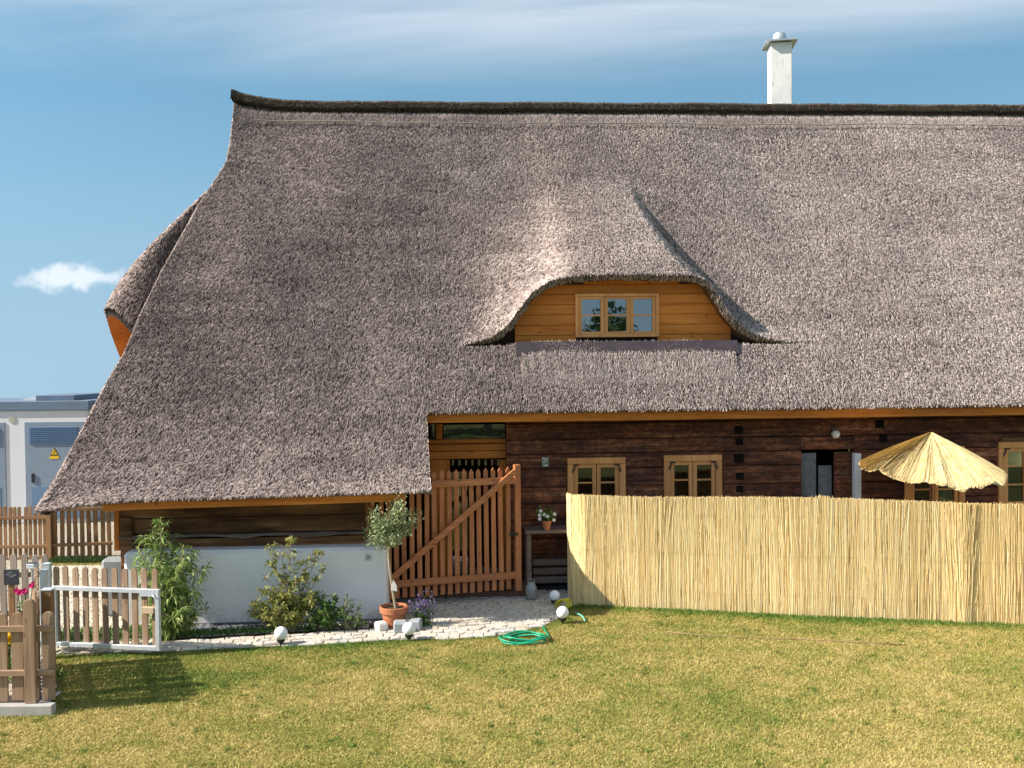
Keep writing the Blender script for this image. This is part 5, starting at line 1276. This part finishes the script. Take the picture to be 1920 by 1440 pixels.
# ================================================================ FENCES LEFT
def round_picket(w, h, th):
    pts = [(-w / 2, 0), (w / 2, 0), (w / 2, h - w / 2)] + [(w / 2 * math.cos(a_), h - w / 2 + w / 2 * math.sin(a_)) for a_ in np.linspace(0.3, math.pi - 0.3, 6)] + [(-w / 2, h - w / 2)]
    mb = MB(); mb.prism(pts, 0, th); return mb.mesh('picket', 0.003)
def fence(name, label, p0, p1, n, h, w, th, mats, z0, rails, rail_y, cat='fence', rail_h=0.06, group=None, skip=()):
    d = p1 - p0; L = math.hypot(d.x, d.y); t = thing(name, label, cat, (p0.x, p0.y, z0), math.atan2(d.y, d.x), group)
    me = round_picket(w, h, th); me.materials.append(M[mats[0]])
    for k in range(n):
        if k in skip: continue
        inst('picket', me, t, (L * (k + .5) / n + random.uniform(-.006, .006), 0, random.uniform(-.01, .01)), (R(random.uniform(-.6, .6)), R(random.uniform(-.8, .8)), R(random.uniform(-2, 2))))
    for zz_ in rails:
        mb = MB(); mb.bx(-L / 2, L / 2, 0, 0.035, -rail_h / 2, rail_h / 2); o = mb.build('rail', M[mats[1]], t, 0.004); o.location = (L / 2, rail_y, zz_)
    return t, L
# kerbed front bed
zk = 0.11
KA = gp(97, 1323, zk); KB = gp(97, 1228, zk)
kx0 = KA.x - 4.0
mb = MB(); mb.bx(kx0, KA.x, KA.y, KA.y + 0.10, -0.03, zk); tag(mb.build('kerb', M['concrete'], None, 0.008), kind='structure')
def beam_kerb(a, b, w, z0, z1):
    mb = MB(); a, b = Vector((a.x, a.y, (z0 + z1) / 2)), Vector((b.x, b.y, (z0 + z1) / 2)); mb.beam(a, b, w, z1 - z0); return mb
kd = (KB - KA).normalized(); ks = Vector((kd.y, -kd.x, 0))
tag(beam_kerb(KA + kd * 0.11 - ks * 0.06, KB - ks * 0.06, 0.11, -0.03, zk - 0.004).build('kerb', M['concrete'], None, 0.008), kind='structure')
sheet('garden_bed', [(kx0, KA.y + 0.09), (KA.x - 0.06, KA.y + 0.09), (KB.x - 0.06, KB.y - 0.05), (kx0, KB.y + 0.3)], zk - 0.03, M['yard'])
c0 = gp(64, 1322, zk); c1 = gp(-230, 1328, zk); c1.y = c0.y - 0.08
Hf = 1.08
frontf, Lf = fence('picket_fence', 'weathered brown picket fence on the concrete kerb at the left front', Vector((c1.x, c0.y + 0.10, 0)), Vector((c0.x + 0.16, c0.y + 0.13, 0)), 11, Hf - 0.16, 0.125, 0.028, ('picket', 'picket_x'), zk, (0.30, 0.76), -0.038)
mb = MB(); w_ = 0.115
pts = [(-w_ / 2, 0), (w_ / 2, 0), (w_ / 2, Hf - w_ / 2)] + [(w_ / 2 * math.cos(a_), Hf - w_ / 2 + w_ / 2 * math.sin(a_)) for a_ in np.linspace(0.3, math.pi - .3, 6)] + [(-w_ / 2, Hf - w_ / 2)]
mb.prism(pts, -0.09, -0.04); o = mb.build('post', M['picket'], frontf, 0.006); o.location = (Lf - 0.22, 0, 0)
# side run along the kerb, seen edge-on
s0 = KA + kd * 0.28 - ks * 0.10; s1 = KB - kd * 0.05 - ks * 0.14
sidef, Ls = fence('picket_fence', 'short picket run seen edge-on beside the garden gate hinge', Vector((s0.x, s0.y, 0)), Vector((s1.x, s1.y, 0)), 12, 1.10, 0.105, 0.024, ('picket', 'picket_x'), zk, (0.30, 0.80), 0.024)
pq = gp(84, 1292, zk); mb = MB(); t_ = thing('gate_post', 'brown timber post on a steel foot beside the kerb', 'post', (pq.x + 0.03, pq.y + 0.05, zk))
mb.bx(-0.055, 0.055, -0.045, 0.045, 0.05, 1.06); mb.build('timber', M['picket_back'], t_, 0.006)
mb = MB(); mb.bx(-0.03, 0.03, -0.052, -0.046, 0.0, 0.20); mb.bx(-0.05, 0.05, -0.05, 0.05, -0.02, 0.02); mb.build('post_foot', M['steel'], t_)
mb = MB(); mb.bx(-0.058, 0.058, -0.05, 0.05, 1.061, 1.075); mb.build('cap', M['steel'], t_)
# boot scraper grate
pg = gp(88, 1310, zk); t_ = thing('drain_grate', 'little steel grate on the kerb at the post foot', 'grate', (pg.x, pg.y + 0.02, zk))
for k in range(7):
    mb = MB(); mb.bx(-0.05, 0.05, k * 0.024, k * 0.024 + 0.011, 0.0, 0.012); mb.build('bar', M['steel'], t_)
for x_ in (-0.062, 0.05):
    mb = MB(); mb.bx(x_, x_ + 0.012, -0.006, 0.16, 0.0, 0.014); mb.build('side_bar', M['steel'], t_)
# middle fence closing the bed behind
m0 = gp(-120, 1225); m1 = gp(88, 1216)
midf, Lm = fence('picket_fence', 'silvery grey picket fence behind the slate plaque', Vector((m0.x, 12.2, 0)), Vector((m1.x, 12.25, 0)), 10, 1.12, 0.082, 0.022, ('picket_grey', 'picket_x'), 0.06, (0.35, 0.85), 0.024)
# steel gate posts
for (x, y, hh, lab) in ((92, 1222, 1.12, 'galvanised square steel post, the taller of the two at the gate hinge'), (86, 1236, 1.10, 'galvanised square steel post, the nearer and lower at the gate hinge')):
    p = gp(x, y); t_ = thing('steel_post', lab, 'post', (p.x, p.y, 0), R(4), 'steel hinge posts')
    mb = MB(); mb.bx(-0.04, 0.04, -0.04, 0.04, -0.1, hh - 0.012); mb.build('tube', M['steel'], t_, 0.004)
    mb = MB(); mb.bx(-0.043, 0.043, -0.043, 0.043, hh - 0.011, hh); mb.build('cap', M['steel'], t_, 0.002)
# garden gate
gh = gp(101, 1223); ge = gp(301, 1233); gd = ge - gh; gw = math.hypot(gd.x, gd.y)
gg = thing('garden_gate', 'galvanised steel framed gate with rounded wooden pickets', 'gate', (gh.x, gh.y, 0), math.atan2(gd.y, gd.x))
gz0, gz1 = 0.085, atY(200, 1097, gh.y).z; sfr = 0.052
for (nm, bb) in (('frame_bar', (0, sfr, gz0, gz1)), ('frame_bar', (gw - sfr, gw, gz0, gz1)), ('frame_bar', (sfr, gw - sfr, gz1 - sfr, gz1)), ('frame_bar', (sfr, gw - sfr, gz0, gz0 + sfr))):
    mb = MB(); mb.bx(bb[0] + .0005, bb[1] - .0005, -0.02, 0.03, bb[2], bb[3]); mb.build(nm, M['steel'], gg, 0.003)
pkh = atY(200, 1062, gh.y).z - gz0 - 0.005; me = round_picket(0.078, pkh, 0.022); me.materials.append(M['picket'])
for k in range(11): inst('picket', me, gg, (0.025 + (gw - 0.11) * k / 10, 0.031, gz0 + 0.01 + random.uniform(-.006, .006)), (0, R(random.uniform(-.5, .5)), R(random.uniform(-2, 2))))
mb = MB(); mb.bx(gw - 0.23, gw - 0.07, -0.026, 0.03, gz1 - 0.30, gz1 - 0.22); mb.build('latch_block', wood('fresh pine block', (0.55, 0.40, 0.24), (0.70, 0.54, 0.35), (0.78, 0.64, 0.45), 0, knots=False), gg, 0.004)
mb = MB(); mb.bx(gw - 0.24, gw - 0.055, -0.028, 0.02, gz1 - 0.085, gz1 - 0.056); mb.tube([(gw - 0.07, -0.035, gz1 - 0.07), (gw - 0.035, -0.05, gz1 - 0.09), (gw - 0.03, -0.05, gz1 - 0.15)], 0.008, 6); mb.build('latch', M['steel'], gg)
for zz_ in (gz0 + 0.12, gz1 - 0.12):
    mb = MB(); mb.tube([(-0.022, 0.005, zz_ - 0.04), (-0.022, 0.005, zz_ + 0.04)], 0.013, 8); mb.bx(-0.06, 0.01, 0.0, 0.01, zz_ - 0.012, zz_ + 0.012); mb.build('hinge', M['steel'], gg)

# slate plaque, solar stake lamp, flowers in the bed
pl_ = atY(22, 1082, 11.75); t_ = thing('slate_plaque', 'dark slate plaque with faint chalk writing fixed to a wooden stake', 'plaque', (pl_.x, pl_.y, zk - 0.03))
zc_ = pl_.z - zk + 0.03; mb = MB(); mb.bx(-0.095, 0.095, -0.012, 0.0, zc_ - 0.095, zc_ + 0.095); mb.build('slate', M['slate'], t_, 0.003)
mb = MB(); mb.bx(-0.05, 0.02, 0.0, 0.035, 0.0, zc_ + 0.05); mb.build('stake', M['picket_back'], t_, 0.004)
mb = MB()
for (x, z, l_) in ((-0.045, .055, .03), (-.01, .058, .03), (-.06, .03, .05), (0.0, .028, .06), (-.02, .005, .05)):
    mb.tube([(x + l_ * i / 6, -0.0145, zc_ + z + 0.006 * math.sin(i * 2.2 + x * 90)) for i in range(7)], 0.0022, 4)
mb.build('chalk_writing', M['chalk'], t_)
sl = atY(60, 1060, 11.6); t_ = thing('solar_lamp', 'small square silver solar lamp on a thin stake', 'lamp', (sl.x, sl.y, zk - 0.03)); hs = sl.z - zk + 0.03
mb = MB(); mb.bx(-0.048, 0.048, -0.048, 0.048, hs - 0.035, hs + 0.025); mb.bx(-0.04, 0.04, -0.05, 0.05, hs - 0.02, hs - 0.012); mb.build('head', M['steel'], t_, 0.004)
mb = MB(); mb.bx(-0.042, 0.042, -0.042, 0.042, hs + 0.026, hs + 0.03); mb.build('solar_cell', M['slate'], t_)
mb = MB(); mb.tube([(0, 0, 0), (0, 0, hs - 0.036)], 0.012, 8); mb.build('stake', M['zinc'], t_)
def flower(label, px, Y, mat, blooms, name='garden_flower'):
    p = atY(*px, Y); t = thing(name, label, 'flower', (p.x, p.y, zk - 0.03)); h = p.z - zk + 0.03; mb = MB(); P, D = [], []
    for (dx, dy, dz) in blooms: mb.tube([(dx * .3, dy * .3, 0), (dx * .5, dy * .5, h * .6), (dx, dy, h + dz)], .005, 5, False)
    for _ in range(160): f = random.uniform(.05, .93); P.append(np.array((random.gauss(0, .035), random.gauss(0, .035), h * f))); D.append(rng.normal(size=3) + np.array((0, 0, .5)))
    mb.build('stems', M['green_leaf'], t); leaf_mesh('leaves', np.array(P), np.array(D), .06, .3, M['green_leaf'], t)
    for (dx, dy, dz) in blooms:
        for q in range(3): blossom(t, (dx + random.uniform(-.015, .015), dy - .01 * q, h + dz + random.uniform(-.012, .012)), .036, mat, 6, (random.uniform(-.5, .5), -1, .6))
flower('magenta geranium blooming above the kerb fence', (43, 1108), 11.2, M['petal_pink'], [(-.06, 0, 0), (-.01, -.02, -.005), (.03, 0, 0), (.09, .05, .06)])
flower('bright yellow bloom low between the fence pickets', (16, 1195), 10.9, M['petal_yellow'], [(-.02, 0, 0), (.02, 0, -.04), (.0, -.02, .03), (.01, 0, -.02)])
gq = GPX((0, 1300), (60, 1300), (60, 1200), (0, 1200)); pts = rng.uniform((KA.x - 2.2, KA.y + .25), (KA.x - .3, KB.y), (2600, 2)); P3 = np.concatenate([pts, np.full((len(pts), 1), zk - .03)], 1); kp = (np.sin(pts[:, 0] * 5) + np.sin(pts[:, 1] * 6) > 0.1)
o = leaf_mesh('ground_cover', P3[kp], rdirs(int(kp.sum()), 1.2), .09, .22, M['green_leaf'], None); tag(o, 'sparse weeds in the gravel bed inside the kerb fence', 'ground cover', kind='stuff')

# back fences
bA, bB = gp(-60, 1050), gp(90, 1048); 
fence('picket_fence', 'brown slatted fence with rounded tops in front of the transformer building', bA, bB, 16, 0.99, 0.060, 0.02, ('picket_back', 'picket_back_x'), 0, (0.24, 0.78), -0.036)
bC, bD = gp(98, 1048), gp(212, 1044)
fence('picket_fence', 'brown wide-gapped fence panel under the low eave at the house corner', bC, bD, 9, 1.02, 0.078, 0.02, ('picket_back', 'picket_back_x'), 0.02, (0.24, 0.90), -0.036)
pp = gp(94, 1049); t_ = thing('fence_post', 'brown square post joining the two rear fence panels', 'post', (pp.x, pp.y, 0)); mb = MB(); mb.bx(-.045, .045, -.045, .045, 0, .97); mb.build('timber', M['picket_back'], t_, .006); mb = MB(); mb.bx(-.05, .05, -.05, .05, .971, .985); mb.build('cap', M['picket_back'], t_)
# low grassy bank in front of it
g0, g1 = gp(84, 1062), gp(214, 1058)
mb = MB(); mb.bx(g0.x, g1.x, g0.y, g0.y + 0.45, -0.02, 0.05); tag(mb.build('grass_verge', M['lawn'], None, 0.02), kind='structure')
pts = rng.uniform((g0.x, g0.y), (g1.x, g0.y + .45), (3000, 2)); P3 = np.concatenate([pts, np.full((3000, 1), .05)], 1); o = leaf_mesh('verge_grass', P3, rdirs(3000, 1.4), .07, .12, M['dark_leaf'], None); tag(o, 'dark shaded grass strip below the rear fence', 'grass', kind='stuff')  # dark leaf colour stands in for the rear fence's shadow

# ================================================================ TRANSFORMER BUILDING
SY = 22.0
bR = atY(169, 900, SY); zs = lambda y, x=90: atY(x, y, SY).z
sb = thing('transformer_building', 'pale transformer kiosk with blue grey doors behind the rear fence', 'building', (bR.x, SY, 0), R(1.5))
X = lambda x: atY(x, 850, SY).x - bR.x
dpt = 2.6; xl = -4.2; ztop = zs(769)
mb = MB(); mb.bx(xl, -0.02, 0, dpt, 0, ztop); mb.build('wall', M['sub_wall'], sb, 0.01)
mb = MB(); mb.bx(xl - .03, 0.02, -0.05, dpt + .05, ztop + 0.001, zs(752)); mb.build('roof', M['sub_roof'], sb, 0.008)
mb = MB(); mb.bx(X(59), X(131), 0.3, dpt - .3, zs(752) + .001, zs(742)); mb.build('roof_hatch', M['sub_roof'], sb, 0.006)
mb = MB(); mb.add([(X(22), .5, zs(752) + .002), (X(58.5), .5, zs(752) + .002), (X(58.5), .5, zs(743)), (X(40), .5, zs(745)), (X(22), 1.8, zs(752) + .002), (X(58.5), 1.8, zs(752) + .002), (X(58.5), 1.8, zs(743)), (X(40), 1.8, zs(745))], [(0, 1, 2, 3), (7, 6, 5, 4), (0, 4, 5, 1), (1, 5, 6, 2), (2, 6, 7, 3), (3, 7, 4, 0)]); mb.build('roof_vent', M['sub_wall'], sb)
def sdoor(x0, x1, vent=True):
    d = bpy.data.objects.new('door', None); link(d, sb)
    mb = MB(); mb.bx(X(x0), X(x1), -0.02, 0.04, 0.08, zs(791)); mb.build('leaf', M['sub_grey'], d, 0.004)
    mb = MB(); mb.bx(X(x0 + 8), X(x1 - 10), -0.030, 0.0, zs(832), zs(800)); mb.build('vent', M['sub_vent'], d, 0.003)
    for k in range(9):
        z = zs(832) + (zs(800) - zs(832)) * (k + .5) / 9; mb = MB(); mb.beam((X(x0 + 9), -0.036, z), (X(x1 - 11), -0.036, z), 0.02, 0.012); mb.build('louvre', M['sub_vent'], d)
    mb = MB(); mb.bx(X(x0 + 11), X(x1 - 10), -0.029, 0.0, 0.15, zs(912)); mb.build('lower_panel', M['sub_vent'], d, 0.003)
    mb = MB(); mb.bx(X(x0 + 12), X(x0 + 16.5), -0.05, 0.0, zs(904), zs(887)); mb.build('handle', M['black'], d, 0.004)
sdoor(49, 158); sdoor(-95, 13)
for y, in ((786,), (957,)):
    mb = MB(); n = 20; c = Vector((X(26.5), -0.012, zs(y))); r_ = 0.08
    mb.add([(c.x + r_ * math.cos(2 * math.pi * k / n), -0.014, c.z + r_ * math.sin(2 * math.pi * k / n)) for k in range(n)] + [(c.x + r_ * math.cos(2 * math.pi * k / n), 0.01, c.z + r_ * math.sin(2 * math.pi * k / n)) for k in range(n)], [tuple(range(n))] + [(k, k + n, (k + 1) % n + n, (k + 1) % n) for k in range(n)]); mb.build('vent_disc', M['olive_disc'], sb)
ws = bpy.data.objects.new('warning_sign', None); link(ws, sb); c = (X(103.5), zs(847)); s = 0.098
tri = lambda k, y0, y1: MB().prism([(c[0] - s * k, c[1] - s * .85 * k), (c[0] + s * k, c[1] - s * .85 * k), (c[0], c[1] + s * .95 * k)], y0, y1)
tri(1.08, -.026, -.0205).build('plate', M['yellow'], ws); tri(1.0, -.028, -.0262).build('border', M['black'], ws); tri(.72, -.030, -.0282).build('field', M['yellow'], ws)
mb = MB(); bz = [(0.012, .05), (-.018, -.008), (0.0, -.004), (-.012, -.05), (.022, .008), (.004, .006), (.02, .05)]
mb.prism([(c[0] + a_, c[1] - .012 + b_) for a_, b_ in bz], -.032, -.0302); mb.build('bolt', M['black'], ws)
mb = MB(); mb.bx(c[0] - s * 1.05, c[0] + s * 1.05, -.027, -.0205, c[1] - s * 1.65, c[1] - s * .98); mb.build('text_plate', M['yellow'], ws)
far = atY(174, 770, 24.2); t_ = thing('far_shed', 'sliver of a dark blue roofed shed between the kiosk and the thatch', 'shed', (far.x + .6, 25.2, 0)); mb = MB(); mb.bx(-.8, .8, -.8, .8, 0, far.z - .15); mb.build('wall', M['sub_wall'], t_); mb = MB(); mb.bx(-.86, .86, -.86, .86, far.z - .149, far.z + .05); mb.build('roof', M['sub_roof'], t_)

# ================================================================ trees across the garden (seen in the window reflections)
for k in range(13):
    x, y, h, w = -16 + 3.7 * k + random.uniform(-.6, .6), -20 + random.uniform(-2, 2), random.uniform(5.6, 7.6), random.uniform(3.6, 4.6)
    t = thing('garden_tree', 'dark leafy tree across the garden, mirrored in the window panes', 'tree', (x, y, 0), group='trees mirrored in the windows')
    mb = MB(); mb.tube([(0, 0, -.05), (.05, 0, h * .35), (0, .05, h * .75)], [.16, .12, .05], 8)
    n = 1500; cl_ = rng.normal(size=(26, 3)); cl_ /= np.linalg.norm(cl_, axis=1)[:, None]; cl_ = cl_ * np.array((w / 2, w / 2, h * .36)) * rng.uniform(.35, .95, (26, 1)) + np.array((0, 0, h * .60))
    for q in cl_[:9]: mb.tube([(0, 0, h * .35), tuple(q * .6 + np.array((0, 0, h * .15))), tuple(q)], [.06, .04, .015], 5, False)
    mb.build('trunk', M['bark'], t)
    P = cl_[rng.integers(0, 26, n)] + rng.normal(0, .38, (n, 3)); leaf_mesh('crown', P, rdirs(n), .30, .6, M['dark_leaf'], t)
